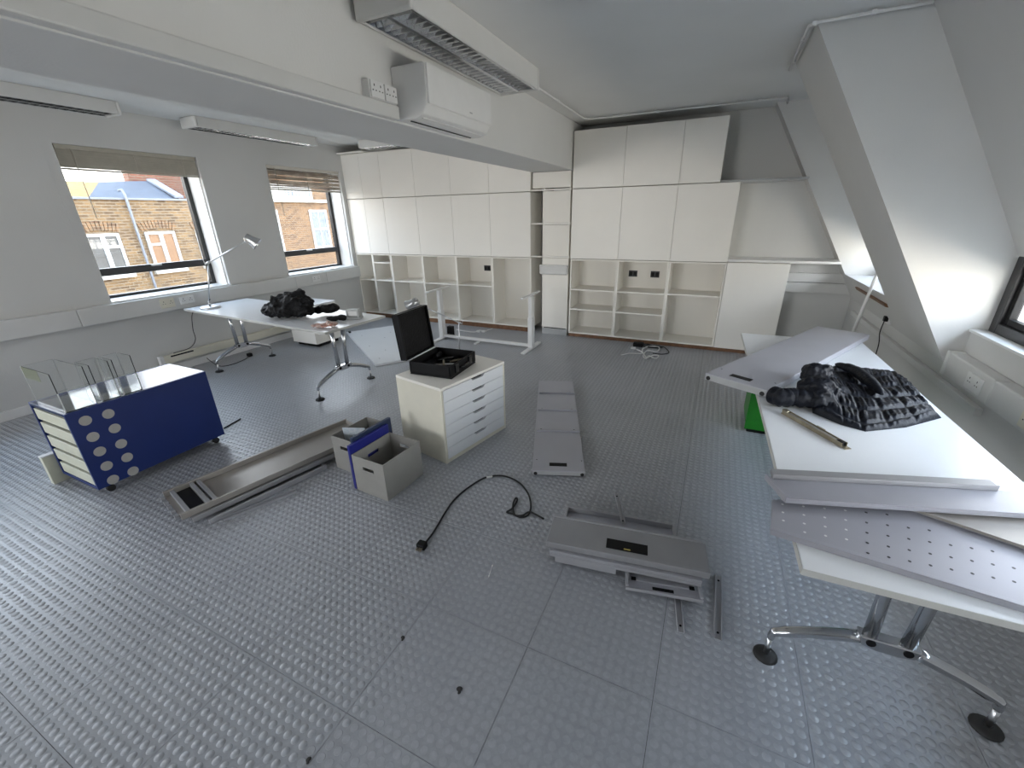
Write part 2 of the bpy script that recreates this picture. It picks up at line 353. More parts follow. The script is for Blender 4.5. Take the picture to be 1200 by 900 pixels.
# right-hand trunking
t = thing('cable_trunking', 'white dado trunking with twin sockets below the low mansard window', 'trunking', (1.43, 0, .60))
for y0, y1 in ((-2.05, -.95), (.5, 1.9), (1.905, 2.92), (2.925, 3.44)): B().box((-.012, y0, 0), (.069, y1, .145)).build('trunking_lid', 'trunk_pvc', t, .008)
B().box((-.016, 3.44, -.004), (.068, 3.475, .15)).build('end_cap', 'white_paint', t, .006)
plate(t, 3.08, .07, -.012, .16, .09, 'plastic_white', -1); plate(t, 2.55, .07, -.012, .15, .09, 'cream', -1)
o = B().box((1.395, 2.93, .53), (1.43, 5.6, .575)).build('mini_trunking', 'trunk_pvc', bevel=.005)
tag(o, 'slim white conduit trunking running along the wall under the sloping pier', 'trunking')
t = thing('cable_trunking', 'short white trunking on the back wall under the lower open shelf', 'trunking', (.75, YB, .70))
B().box((0, -.05, .12), (.62, 0, .22)).build('trunking_lid', 'trunk_pvc', t, .004); B().box((0, -.045, 0), (.66, 0, .115)).build('trunking_lid', 'trunk_pvc', t, .004)
p = thing('wall_socket', 'white socket plate with a black plug beside the far low window', 'socket', (1.395, 4.56, .72))
B().box((0, -.075, -.045), (.025, .075, .045)).build('socket_plate', 'plastic_white', p, .004); B().box((-.03, -.055, -.025), (0, -.015, .02)).build('plug', 'black', p, .005)
B().tube(smooth_path([(-.02, -.035, -.02), (-.03, -.05, -.12), (-.02, -.08, -.24), (-.03, -.1, -.5)]), .004, 6).build('cord', 'black_rubber', p)
# floor: slab, rubber tiles, studs
floor = shell('floor', B().box((XL-.02, YR, -.3), (1.45, YB, -.006)), 'asphalt')
TP, TX, TY = .48, -.46, .58
tile_me = None; tiles = []
i0, i1 = math.floor((XL-TX)/TP), math.ceil((1.43-TX)/TP); j0, j1 = math.floor((YR-TY)/TP), math.ceil((YB-TY)/TP)
for i in range(i0, i1):
    for j in range(j0, j1):
        x0, y0 = TX+i*TP, TY+j*TP
        ax, bx_, ay, by = max(x0+.0008, XL), min(x0+TP-.0008, 1.43), max(y0+.0008, YR), min(y0+TP-.0008, YB)
        if bx_-ax < .01 or by-ay < .01: continue
        full = bx_-ax > TP-.002 and by-ay > TP-.002
        if full and tile_me:
            o = bpy.data.objects.new('floor_tile', tile_me); COL.objects.link(o); o.parent = floor
        else:
            o = B().box((0, 0, -.006), (bx_-ax, by-ay, 0)).build('floor_tile', 'rubber', floor)
            if full: tile_me = o.data
        o.location = (ax, ay, random.uniform(-.00005, .00005)); tiles.append((x0, y0))
def worn(x, y):                # 1 = fresh stud, 0 = polished away by use or clogged
    d = math.hypot((x+.35)/.75, (y-1.05)/.62)
    w = max(0, 1-d*.8); w = min(1, w*1.7)
    return max(.1, 1-.9*w)
pts = []
for x0, y0 in tiles:
    for a in range(13):
        for c in range(13):
            x, y = x0+.0228+a*.0362, y0+.0228+c*.0362
            if XL+.03 < x < 1.40 and -.12 < y < 5.72: pts.append((x, y))
def inview(x, y):
    q = Vector((x, y, -CH)); z = q.dot(CF)
    return z > .1 and abs(q.dot(CR)/z*FPX) < 640 and abs(q.dot(CD)/z*FPX) < 480
pts.sort(key=lambda p: (not inview(*p), p[0]**2+p[1]**2))
NS = 12
ring = [(math.cos(2*math.pi*k/NS), math.sin(2*math.pi*k/NS)) for k in range(NS)]
sv = [(.0139*c, .0139*s, 0) for c, s in ring] + [(.0130*c, .0130*s, .0009) for c, s in ring]
sf = [tuple(range(NS, 2*NS))] + [(k, (k+1) % NS, NS+(k+1) % NS, NS+k) for k in range(NS)]
near, far = pts[:300], pts[300:]
sm_ = None
for x, y in near:
    if sm_ is None: o = B().add(sv, sf).build('rubber_stud', 'rubber_stud', floor); sm_ = o.data
    else: o = bpy.data.objects.new('rubber_stud', sm_); COL.objects.link(o); o.parent = floor
    o.location = (x, y, 0); o.scale = (1, 1, worn(x, y))
P = np.array(far); wv = np.array([worn(x, y) for x, y in far])
V = np.array(sv)[None].repeat(len(P), 0); V[:, :, 2] *= wv[:, None]; V[:, :, 0] += P[:, None, 0]; V[:, :, 1] += P[:, None, 1]
me = bpy.data.meshes.new('rubber_studs'); nP = len(P)
loops1 = np.concatenate([np.array(f) for f in sf]); starts1 = np.array([0] + [NS+4*k for k in range(NS)])
L = len(loops1); loops = (loops1[None] + (np.arange(nP)*2*NS)[:, None]).ravel(); starts = (starts1[None] + (np.arange(nP)*L)[:, None]).ravel()
me.vertices.add(nP*2*NS); me.vertices.foreach_set('co', V.ravel().astype(np.float32))
me.loops.add(len(loops)); me.loops.foreach_set('vertex_index', loops.astype(np.int32))
me.polygons.add(len(starts)); me.polygons.foreach_set('loop_start', starts.astype(np.int32))
me.update(calc_edges=True); me.validate(); me.materials.append(M['rubber_stud'])
o = bpy.data.objects.new('rubber_studs', me); COL.objects.link(o); o.parent = floor; o['kind'] = 'stuff'

# ------------------------------------------------------------------ blinds
def blind(label, y0, y1, zb, loose):
    t = thing('venetian_blind', label, 'blind', (XL-.035, (y0+y1)/2, WZ1), 0, 'blinds in the windows'); h = (y1-y0)/2-.012
    B().box((-.02, -h, -.04), (.02, h, -.001)).build('headrail', 'white_rail' if loose else 'slat', t, .003)
    n = 22 if loose else 24; z = -.043; bot = zb-WZ1+.02; th = .0007 if loose else (z-bot)/n*.475
    for k in range(n):
        zz = z+(bot-z)*k/(n-1); rx = random.uniform(.2, 1.0) if loose else .05; dz = random.uniform(-.006, .006) if loose else 0
        Mx = Matrix.Translation((random.uniform(-.003, .003), 0, zz+dz)) @ Matrix.Rotation(random.uniform(-.012, .012) if loose else 0, 4, 'X') @ Matrix.Rotation(rx, 4, 'Y')
        B().box((-.0125, -h+.003, -th), (.0125, h-.003, th), Mx).build('slat', 'slat_light' if loose else 'slat', t)
    B().box((-.014, -h, bot-.022), (.014, h, bot-.006)).build('bottom_rail', 'slat', t, .003)
    for yy in (-h*.8, 0, h*.75): B().tube([(.015, yy, -.03), (.016, yy+.004, bot/2), (.015, yy, bot-.02)], .0016 if not loose else .004, 5).build('ladder_cord', 'white_rail' if not loose else 'slat', t)
    B().tube([(.022, -h*.82, -.03), (.024, -h*.8, -.5), (.024, -h*.8, -.62)], .003, 6).build('wand', 'slat', t)
blind('bunched olive-grey venetian blind above the desk lamp', 2.11, 3.32, 2.055, False)
blind('tangled pinkish venetian blind beside the wall cabinets', 4.17, 5.41, 1.965, True)

# ------------------------------------------------------------------ ceiling lights
def ceiling_light(label, loc, length, w, h, along='y', fins=24, lamp_mat='louvre'):
    t = thing('ceiling_light', label, 'light fixture', loc, 0 if along == 'y' else math.radians(-90), 'louvred fluorescent ceiling lights')
    L2, w2 = length/2, w/2
    b = B(); b.box((-w2, -L2, -h), (-w2+.014, L2, 0)); b.box((w2-.014, -L2, -h), (w2, L2, 0)); b.box((-w2+.014, -L2, -.02), (w2-.014, L2, 0)); b.build('housing', 'trunk_pvc', t, .006)
    for s in (-1, 1): B().box((-w2-.004, s*L2, -h-.004), (w2+.004, s*(L2+.03), 0)).build('end_cap', 'trunk_pvc', t, .012)
    for c in (-w2/2+.003, w2/2-.003):
        b = B(); b.tube([(c, -L2+.03, -.04), (c, L2-.03, -.04)], .013, 10); b.build('fluorescent_tube', 'lamp_glass', t)
    B().box((-.012, -L2+.01, -h+.001), (.012, L2-.01, -h+.05)).build('centre_spine', 'louvre', t)
    for s in (-1, 1):
        B().prism([(s*(w2-.015), -L2+.01, -h+.002), (s*(w2-.028), -L2+.01, -h+.002), (s*(w2-.015), -L2+.01, -.022)], (0, 2*L2-.02, 0)).build('reflector', 'louvre', t)
        f0 = None
        for k in range(fins):
            y = -L2+.03+(2*L2-.06)*k/(fins-1)
            if f0 is None:
                a, c_ = sorted((s*.013, s*(w2-.03)))
                f0 = B().prism([(a, -.009, -h+.045), (a, 0, -h+.003), (a, .009, -h+.045)], (c_-a, 0, 0)).build('louvre_blade', lamp_mat, t); o = f0
            else: o = bpy.data.objects.new('louvre_blade', f0.data); COL.objects.link(o); o.parent = t
            o.location = (0, y, 0)
    return t
ceiling_light('white louvred ceiling light above the wall air conditioner', (-1.555, 2.73, ZC), 1.5, .32, .135, fins=26)
ceiling_light('white louvred ceiling light above the window with the bunched blind', (-5.17, 1.75, ZC), 1.5, .24, .1, fins=24)
ceiling_light('white louvred ceiling light above the pier between the two windows', (-5.17, 3.93, ZC), 1.5, .24, .1, fins=24)
ceiling_light('white louvred ceiling light running along the tall white cabinets', (-4.10, 5.28, ZC), 1.3, .22, .1, 'x', fins=20)

# ------------------------------------------------------------------ beam fittings
t = thing('beam_trunking', 'white cable trunking along the bottom of the ceiling beam', 'trunking', (-1.745, 0, 2.095))
B().box((0, YR+.1, 0), (.05, 2.19, .066)).build('trunking_lid', 'trunk_pvc', t, .007)
t = thing('twin_socket', 'white twin socket box on the beam trunking', 'socket', (-1.745, 2.08, 2.163))
B().box((0, -.11, 0), (.045, .10, .08)).build('back_box', 'plastic_white', t, .004)
for y in (-.055, .05): plate(t, y, .04, .045, .095, .075, 'plastic_white')
def air_con():
    t = thing('air_conditioner', 'white wall air conditioner on the side of the beam', 'air conditioner', (-1.744, 2.575, 2.10))
    prof = [(0, 0.0), (.13, -.004), (.19, .015), (.215, .055), (.222, .11), (.222, .235), (.21, .25), (0, .25)]
    B().prism([(x, -.365, z) for x, z in prof], (0, .73, 0)).build('body', 'plastic_white', t, .006)
    B().box((.221, -.36, .06), (.232, .36, .245)).build('front_panel', 'white_paint', t, .006)
    B().box((.09, -.33, -.0085), (.165, .33, -.003), Matrix.Rotation(-.06, 4, 'Y')).build('air_flap', 'plastic_white', t, .002)
    B().box((.075, -.33, -.006), (.084, .33, -.002)).build('air_slot', 'black', t)
    B().box((.232, .07, .085), (.2335, .10, .092)).build('logo_badge', 'plastic_grey', t)
air_con()
def conduit(label, pts, r=.009):
    t = thing('conduit', label, 'conduit', pts[0]); p0 = Vector(pts[0])
    q = [Vector(p)-p0 for p in pts]
    B().tube(q, r, 8).build('pipe', 'white_paint', t)
    for i in range(1, len(q)):
        n = max(1, int((q[i]-q[i-1]).length/.45))
        for k in range(n):
            c = q[i-1].lerp(q[i], (k+.5)/n); B().box(c-Vector((.013, .013, .011)), c+Vector((.013, .013, .011))).build('saddle_clip', 'white_paint', t, .003)
conduit('thin white conduit on the ceiling in front of the cabinets', [(-1.555, 3.53, 2.580), (-1.57, 5.3, 2.580), (-1.50, 5.38, 2.580), (.40, 5.38, 2.580), (.42, 5.64, 2.580)])
conduit('thin white conduit round the top of the sloping pier', [(.30, 4.40, 2.580), (.295, 3.48, 2.580), (.34, 3.44, 2.580), (.83, 3.43, 2.580)])
# ------------------------------------------------------------------ wall of white cabinets
YF = 5.49; DEP = YB-YF-.006
def cabinet(name, label, cat, x0, x1, z0, z1, group, door=False, shelves=(), plate_x=(), handed=1):
    t = thing(name, label, cat, (x0, YF, z0), 0, group); w = x1-x0; h = z1-z0; k = .018; e = .0008
    y0 = .0 if not door else .004
    B().box((e, y0, 0), (k, DEP, h-e)).build('side_panel', 'white_in', t, .0012); B().box((w-k, y0, 0), (w-e, DEP, h-e)).build('side_panel', 'white_in', t, .0012)
    B().box((k, y0, 0), (w-k, DEP, k)).build('bottom_panel', 'white_in', t, .0012); B().box((k, y0, h-k-e), (w-k, DEP, h-e)).build('top_panel', 'white_in', t, .0012)
    bp = B().box((k, DEP-.012, k), (w-k, DEP, h-k-e)).build('back_panel', 'white_in', t)
    for s in shelves:
        if isinstance(s, tuple): B().box((k, .004, s[0]), (w-k, DEP-.013, s[0]+k)).build('shelf', 'white_in', t, .0012)
        else: B().box((k, .004, s-z0), (w-k, DEP-.013, s-z0+k)).build('shelf', 'white_in', t, .0012)
    for px_ in plate_x:
        p = B().box((px_-.055, DEP-.022, .80-z0), (px_+.055, DEP-.012, .88-z0)).build('socket_plate', 'dark_frame', t, .002)
        for q in (-.026, .026): B().box((px_+q-.02, DEP-.026, .815-z0), (px_+q+.02, DEP-.022, .865-z0)).build('socket_insert', 'black', p, .002)
    if door: B().box((.0015, -.016, .0015), (w-.0015, .002, h-.003)).build('door', 'white_lam', t, .0015)
    return t
xs = [-5.447, -5.10, -4.72, -4.11, -3.50, -2.895, -2.29]
nm = ['first', 'second', 'third', 'fourth', 'fifth', 'sixth']
for i in range(6):
    sh = [.615]
    if i == 1: sh = [.615, .90]
    if i == 5: sh = []
    extra = {0: 'narrow open', 1: 'narrow open three-compartment', 2: 'wide open two-compartment', 3: 'wide open two-compartment', 4: 'open socket-fitted two-compartment', 5: 'tall open shelfless'}[i]
    cabinet('base_cabinet', '%s white base cabinet, %s from the window wall' % (extra, nm[i]), 'cabinet', xs[i], xs[i+1], .07, 1.045, 'open white base cabinets', shelves=sh, plate_x=(.33,) if i == 4 else ())
    cabinet('wall_cabinet', 'white closed middle-row cabinet, %s from the window wall' % nm[i], 'cabinet', xs[i], xs[i+1], 1.05, 1.865, 'white middle-row cabinets', door=True)
    cabinet('top_cabinet', 'white closed top-row cabinet, %s from the window wall' % nm[i], 'cabinet', xs[i], xs[i+1], 1.87, 2.49, 'white top-row cabinets', door=True)
xr = [-1.73, -1.115, -.50, .12]
for i in range(3):
    cabinet('base_cabinet', ['open white three-compartment base cabinet next to the boxed pipe column', 'open white three-compartment base cabinet with two black sockets', 'open white two-compartment base cabinet next to the blank cabinet door'][i], 'cabinet', xr[i], xr[i+1], .05, 1.045, 'open white base cabinets',
            shelves=([.375, .64], [.375, .64], [.645])[i], plate_x=((), (.14, .42), ())[i])
    cabinet('wall_cabinet', 'white closed middle-row cabinet, %s from the boxed pipe column' % nm[i], 'cabinet', xr[i], xr[i+1], 1.05, 1.875, 'white middle-row cabinets', door=True)
    cabinet('top_cabinet', ['white closed top-row cabinet touching the ceiling beam', 'white closed top-row cabinet between two wide and narrow ones', 'narrow white closed top-row cabinet ending at bare wall'][i], 'cabinet', xr[i], xr[i+1] if i < 2 else -.08, 1.88, 2.50, 'white top-row cabinets', door=True)
cabinet('base_cabinet', 'white base cabinet with blank full-height door under the open shelf', 'cabinet', .122, .735, .05, 1.05, 'open white base cabinets', door=True)
for x0, x1, lab, z in ((-5.43, -2.30, 'brown wooden plinth under the cabinets beside the windows', .068), (-1.73, .735, 'brown wooden plinth under the cabinets behind the coiled cable', .047)):
    o = B().box((x0, 0, 0), (x1, .02, z)).build('plinth', 'wood', bevel=.002, loc=(0, YF+.02, 0)); tag(o, lab, 'plinth')
# boxed pipe column between the two runs
t = thing('boxed_column', 'white boxed-in pipe column between the two cabinet runs', 'column', (-2.13, YF+.014, 0))
for a, c in ((.10, 1.05), (1.075, 1.465), (1.49, 1.865)): B().box((0, 0, a), (.37, .02, c)).build('cover_panel', 'white_in', t, .002)
B().box((.0, .021, .0), (.02, DEP-.02, 2.085)).build('side_panel', 'white_in', t); B().box((.35, .021, 0), (.37, DEP-.02, 2.085)).build('side_panel', 'white_in', t)
B().box((-.14, 0, 1.90), (.37, .02, 2.085)).build('header_panel', 'white_in', t, .002)
B().box((.0, .005, 0), (.37, .02, .085)).build('plinth_strip', 'plastic_grey', t, .002)
for z, l in ((1.87, 'upper'), (1.47, 'middle'), (1.055, 'lower')):
    o = B().box((-2.285, YF-.004, z), (-1.745, YF+.013, z+.018)).build('shelf_board', 'white_lam', bevel=.0012); tag(o, '%s thin white shelf strip crossing the boxed pipe column' % l, 'shelf', 'shelf strips on the pipe column')
t = thing('wall_light', 'white rounded bulkhead fitting on the boxed pipe column', 'light fixture', (-1.95, YF+.013, .90))
B().box((-.21, -.045, -.065), (.19, -.005, .065)).build('body', 'plastic_white', t, .025, seg=4); B().box((-.20, -.05, -.05), (.18, -.044, .05)).build('diffuser', 'trunk_pvc', t, .012); B().box((-.2, -.005, -.055), (.18, -.0005, .055)).build('back_plate', 'plastic_white', t)
# open shelves on the back wall
o = B().prism([(-.08, 5.50, 1.875), (slope_x(1.875)-.01, 5.50, 1.875), (slope_x(1.875)-.01, 5.655, 1.875), (slope_x(1.875)-.01, YB-.001, 1.875), (-.08, YB-.001, 1.875)], (0, 0, .022)).build('wall_shelf', 'plastic_grey', bevel=.002)
tag(o, 'upper grey-white open shelf on the bare wall by the sloping ceiling', 'shelf', 'open shelves on the back wall')
o = B().prism([(.123, 5.50, 1.055), (slope_x(1.08)-.01, 5.50, 1.055), (slope_x(1.08)-.01, YB-.001, 1.055), (.123, YB-.001, 1.055)], (0, 0, .026)).build('wall_shelf', 'plastic_white', bevel=.002)
tag(o, 'lower white open shelf above the blank cabinet door', 'shelf', 'open shelves on the back wall')
o = B().box((-5.44, 5.40, 2.492), (-4.95, 5.68, 2.510)).build('loose_board', 'white_lam', bevel=.001); tag(o, 'loose white board lying on top of the cabinets by the window', 'board')

# ------------------------------------------------------------------ white desks on cast legs
def desk(label, p_center, length, width, rz, top_z, ends=(-1, 1)):
    t = thing('desk', label, 'desk', (p_center[0], p_center[1], 0), rz, 'white desks on cast metal legs')
    L2, w2 = length/2, width/2
    top = B().box((-L2, -w2, top_z-.022), (L2, w2, top_z)).build('desktop', 'desk_white', t, .002)
    b = B()
    for s in (-1, 1): b.box((s*L2, -w2, top_z-.021), (s*(L2+.002), w2, top_z-.001)); b.box((-L2, s*w2, top_z-.021), (L2, s*(w2+.002), top_z-.001))
    b.build('edge_band', 'desk_edge', top)
    b = B(); b.box((-L2+.2, -.03, top_z-.06), (L2-(.2 if len(ends) > 1 else .7), .03, top_z-.023)); b.build('cross_rail', 'alu', t, .003)
    for s in ends:
        X = s*(L2-.30); c = s*.0
        lg = thing('leg_frame', None, None); lg.parent = t; lg.location = (X, 0, 0)
        del_ = 0
        hub = B(); hub.prism([(-.022, -.085, .255), (-.022, .085, .255), (-.022, .075, .215), (-.022, .03, .205), (-.022, -.03, .205), (-.022, -.075, .215)], (.044, 0, 0)); hub.build('hub', 'chrome', lg, .006)
        for y in (-.05, .05):
            B().cyl((.0215, y, .235), (.024, y, .235), .014, 14).build('bolt_cap', 'black', lg); B().cyl((-.0215, y, .235), (-.024, y, .235), .014, 14).build('bolt_cap', 'black', lg)
        for q in (-1, 1):
            B().tube([(0, q*.05, .235), (0, q*.057, .45), (0, q*.07, top_z-.03)], [.021, .019, .023], 12).build('upright', 'chrome', lg)
            b = B(); b.tube(smooth_path([(0, q*.07, .232), (0, q*.20, .185), (0, q*.295, .14), (0, q*.314, .125), (0, q*.318, .095)], 4), [.021]*4+[.019]*4+[.016]*4+[.013]*4+[.011], 10); b.build('foot_arm', 'chrome', lg)
            b = B(); b.cyl((0, q*.318, .018), (0, q*.318, .097), .0095, 10); b.build('glide_stem', 'alu', lg)
            b = B(); b.tube([(0, q*.318, 0), (0, q*.318, .006), (0, q*.318, .014), (0, q*.318, .02)], [.042, .042, .034, .013], 18); b.build('glide_foot', 'black_rubber', lg)
            B().box((-.02, q*.07-.05, top_z-.036), (.02, q*.07+.05, top_z-.0225)).build('mount_plate', 'alu', lg, .003)
    return t
ZT = .70
pa, pb = fl(216, 362, ZT), fl(384, 390, ZT); pc, pd = fl(287, 349, ZT), fl(451, 370, ZT)
cL = (pa+pb+pc+pd)/4; rzL = frame_dir(pa, pb)
dL = desk('white rectangular desk with a desk lamp and black coat, under the windows', cL, 2.33, .70, rzL, ZT)
qa, qb = fl(869, 390, ZT), fl(941, 666, ZT); qd = fl(1010, 400, ZT)
rzR = frame_dir(qb, qa)
ax_u = (qa-qb).normalized(); ax_w = Vector((ax_u.y, -ax_u.x, 0)); lenR = (qa-qb).length
cR = (qa+qb)/2 + ax_w*.385
dR = desk('white rectangular desk loaded with metal panels and a quilted jacket', cR, lenR, .77, rzR, ZT, (-1,))
# ------------------------------------------------------------------ loose things
HF = Vector((CF.x, CF.y, 0)).normalized()
def vp(u, v, p0):              # pixel -> vertical plane through p0 that faces the camera
    d = ray(u, v); t = HF.dot(Vector((p0[0], p0[1], 0)))/HF.dot(d)
    return Vector((d.x*t, d.y*t, CH+d.z*t))
def blob(name, m, parent, lumps, voxel=.008, disp=.02, dsize=.06, loc=None, flat=None, fold2=None):
    bm = bmesh.new()
    for c, r, rot in lumps:
        Mx = Matrix.Translation(c) @ Matrix.Rotation(rot, 4, 'Z') @ Matrix.Diagonal((*r, 1))
        bmesh.ops.create_icosphere(bm, subdivisions=3, radius=1, matrix=Mx)
    for v in bm.verts:
        n = noise.noise_vector(v.co*14+Vector((3, 1, 7)))
        v.co += n*.012
        if flat is not None and v.co.z < flat: v.co.z = flat
    me = bpy.data.meshes.new(name); bm.to_mesh(me); bm.free(); me.materials.append(M[m])
    o = bpy.data.objects.new(name, me); COL.objects.link(o)
    if parent is not None: o.parent = parent
    if loc is not None: o.location = loc
    rm = o.modifiers.new('remesh', 'REMESH'); rm.mode = 'VOXEL'; rm.voxel_size = voxel; rm.use_smooth_shade = True
    tx = bpy.data.textures.new('folds', 'CLOUDS'); tx.noise_scale = dsize; tx.noise_depth = 1
    dm = o.modifiers.new('folds', 'DISPLACE'); dm.texture = tx; dm.strength = disp; dm.mid_level = .55
    if fold2:
        t2 = bpy.data.textures.new('creases', 'MARBLE'); t2.noise_scale = fold2[0]; t2.turbulence = 9; t2.noise_depth = 2
        d2 = o.modifiers.new('creases', 'DISPLACE'); d2.texture = t2; d2.strength = fold2[1]; d2.mid_level = .6
    sm2 = o.modifiers.new('soft', 'SMOOTH'); sm2.iterations = 1 if fold2 else 2
    return o

# --- drawer unit and open black case
N = fl(524, 544); R_ = fl(593, 501); rz = -math.atan2(R_.x-N.x, R_.y-N.y); DW, DD, DH = (R_-N).length, .455, .566
t = thing('drawer_unit', 'white drawer unit with six slotted drawers in the middle of the floor', 'drawer unit', (N.x, N.y, 0), rz)
k = .018
b = B(); b.box((-DD, 0, 0), (-.001, k, DH-.02)); b.box((-DD, DW-k, 0), (-.001, DW, DH-.02)); b.box((-DD, k, 0), (-DD+.01, DW-k, DH-.02)); b.box((-DD+.01, k, 0), (-.001, DW-k, .03)); b.build('carcass', 'cream', t, .0015)
B().box((-DD, 0, DH-.02), (0, DW, DH)).build('top_panel', 'white_in', t, .002)
n6 = 6; z0 = .03; hh = (DH-.022-z0)/n6
for i in range(n6):
    a, c = z0+i*hh+.0015, z0+(i+1)*hh-.0015; y0, y1 = k+.002, DW-k-.002; m0, m1 = .29, .43
    b = B(); b.box((-.02, y0, a), (0, m0, c)); b.box((-.02, m1, a), (0, y1, c)); b.box((-.02, m0, a), (0, m1, c-.017))
    b.prism([(-.02, m0, c-.017), (-.02, m0, c), (-.02, m0+.02, c-.017)], (.02, 0, 0)); b.prism([(-.02, m1, c-.017), (-.02, m1-.02, c-.017), (-.02, m1, c)], (.02, 0, 0))
    d = b.build('drawer', 'desk_white', t)
    B().box((-.05, m0-.005, c-.02), (-.025, m1+.005, c)).build('handle_slot', 'black', d)
def case():
    t = thing('equipment_case', 'open black hard equipment case with metal parts on the drawer unit', 'case', (-1.845, 2.20, DH+.0005), .06)
    w, d, h, k = .37, .335, .095, .012       # along y, along x, height
    b = B(); b.box((0, 0, 0), (d, w, k)); b.box((0, 0, k), (k, w, h)); b.box((d-k, 0, k), (d, w, h)); b.box((k, 0, k), (d-k, k, h)); b.box((k, w-k, k), (d-k, w, h)); b.build('base_shell', 'black', t, .008)
    B().box((k, k, k), (d-k, w-k, .035)).build('foam', 'fabric_black', t)
    L = bpy.data.objects.new('lid', None); COL.objects.link(L); L.parent = t; L.location = (-.012, 0, h); L.rotation_euler = (0, math.radians(-6), 0)
    b = B(); lh = .325; b.box((-.055, 0, 0), (-.045, w, lh)); b.box((-.045, 0, 0), (0, k, lh)); b.box((-.045, w-k, 0), (0, w, lh)); b.box((-.045, k, lh-k), (0, w-k, lh)); b.box((-.045, k, 0), (0, w-k, k)); b.build('lid_shell', 'black', L, .008)
    B().box((-.044, k, k), (-.02, w-k, lh-k)).build('lid_foam', 'fabric_black', L, .004)
    B().box((-.01, .02, h-.012), (.004, w-.02, h-.004)).build('hinge_strip', 'alu', t)
    for y in (.07, .27):
        B().box((d, y-.022, .03), (d+.012, y+.022, .088)).build('latch', 'black_gloss', t, .004)
    B().tube([(d, .12, .05), (d+.022, .125, .055), (d+.022, .215, .055), (d, .22, .05)], .008, 8).build('handle', 'black_gloss', t)
    for i, (x0, y0, x1, y1, r, m) in enumerate(((.08, .06, .2, .12, .009, 'steel_warm'), (.1, .2, .2, .28, .011, 'black_gloss'), (.22, .1, .16, .2, .008, 'brass'), (.14, .13, .27, .16, .007, 'alu'), (.06, .25, .06, .33, .016, 'black'), (.2, .22, .28, .3, .006, 'brass'))):
        o = B().cyl((0, 0, 0), (x1-x0, y1-y0, .01), r, 10).build('metal_fitting' if m != 'black' else 'cable_gland', m); o.location = Matrix.Translation((-1.845, 2.20, DH)) @ Matrix.Rotation(.06, 4, 'Z') @ Vector((x0, y0, .036+r))
        o.rotation_euler = (0, 0, .06)
        tag(o, ['warm grey rod lying in the open black case', 'short glossy black cylinder in the open black case', 'brass rod lying crosswise in the open black case', 'thin bright metal rod in the open black case', 'thick dull black cylinder in the far corner of the open case', 'slim brass rod in the far side of the open case'][i], 'metal part', 'parts in the black case')
case()

# --- filing boxes and folders
def slot_wall(b, M4, w, h, k, slot=True):     # wall in local xz plane, thickness k along y
    if not slot: b.box((0, 0, 0), (w, k, h), M4); return
    c = w/2; s = .045; z0, z1 = h-.085, h-.06
    b.box((0, 0, 0), (w, k, z0), M4); b.box((0, 0, z1), (w, k, h), M4); b.box((0, 0, z0), (c-s, k, z1), M4); b.box((c+s, 0, z0), (w, k, z1), M4)
def file_box(label, loc, rz, w, d, h):
    t = thing('filing_box', label, 'box', loc, rz, 'open grey filing boxes'); k = .006
    T = Matrix.Translation; Rz = lambda a: Matrix.Rotation(math.radians(a), 4, 'Z')
    for nm_, M4, ww, sl in (('end_panel', T((0, 0, .004)), w, True), ('end_panel', T((0, d-k, .004)), w, True)):
        b = B(); slot_wall(b, M4, ww, h-.004, k, sl); b.build(nm_, 'grey_board', t)
    b = B(); slot_wall(b, T((k, k, .004)) @ Rz(90), d-2*k, h-.004, k, True); b.build('side_panel', 'grey_board', t)
    b = B(); slot_wall(b, T((w, k, .004)) @ Rz(90), d-2*k, h-.004, k, False); b.build('side_panel', 'grey_board', t)
    B().box((.001, .001, 0), (w-.001, d-.001, .004)).build('base_panel', 'grey_board', t)
    return t
NB = fl(455, 588); RB = fl(496, 556); rzb = -math.atan2(RB.x-NB.x, RB.y-NB.y)
ex = Vector((math.cos(rzb), math.sin(rzb), 0)); ey = Vector((-math.sin(rzb), math.cos(rzb), 0))
file_box('empty grey open filing box in front of the blue folders', NB-ex*.262, rzb, .262, .325, .255)
p2 = Vector((-2.17, 1.715, 0)); file_box('grey open filing box holding papers, behind the blue folders', p2, rzb, .245, .315, .25)
for i, (off, m, lab, hh_, y0) in enumerate(((.312, 'navy_folder', 'dark navy upright folder between the two filing boxes', .335, .05), (.288, 'blue_folder', 'bright blue upright folder between the two filing boxes', .312, .0))):
    o = B().box((0, 0, 0), (.021, .33, hh_)).build('folder', m, bevel=.003); o.location = NB-ex*(off+.002)+ey*y0; o.rotation_euler = (0, 0, rzb); tag(o, lab, 'folder', 'blue folders')
o = B().box((0, 0, 0), (.0015, .16, .2), Matrix.Rotation(.12, 4, 'Y')).build('paper_sheet', 'paper'); o.location = p2+ex*.03+ey*.09+Vector((0, 0, .09)); o.rotation_euler = (0, 0, rzb-1.15); tag(o, 'printed white paper sheet standing in the rear filing box', 'paper')

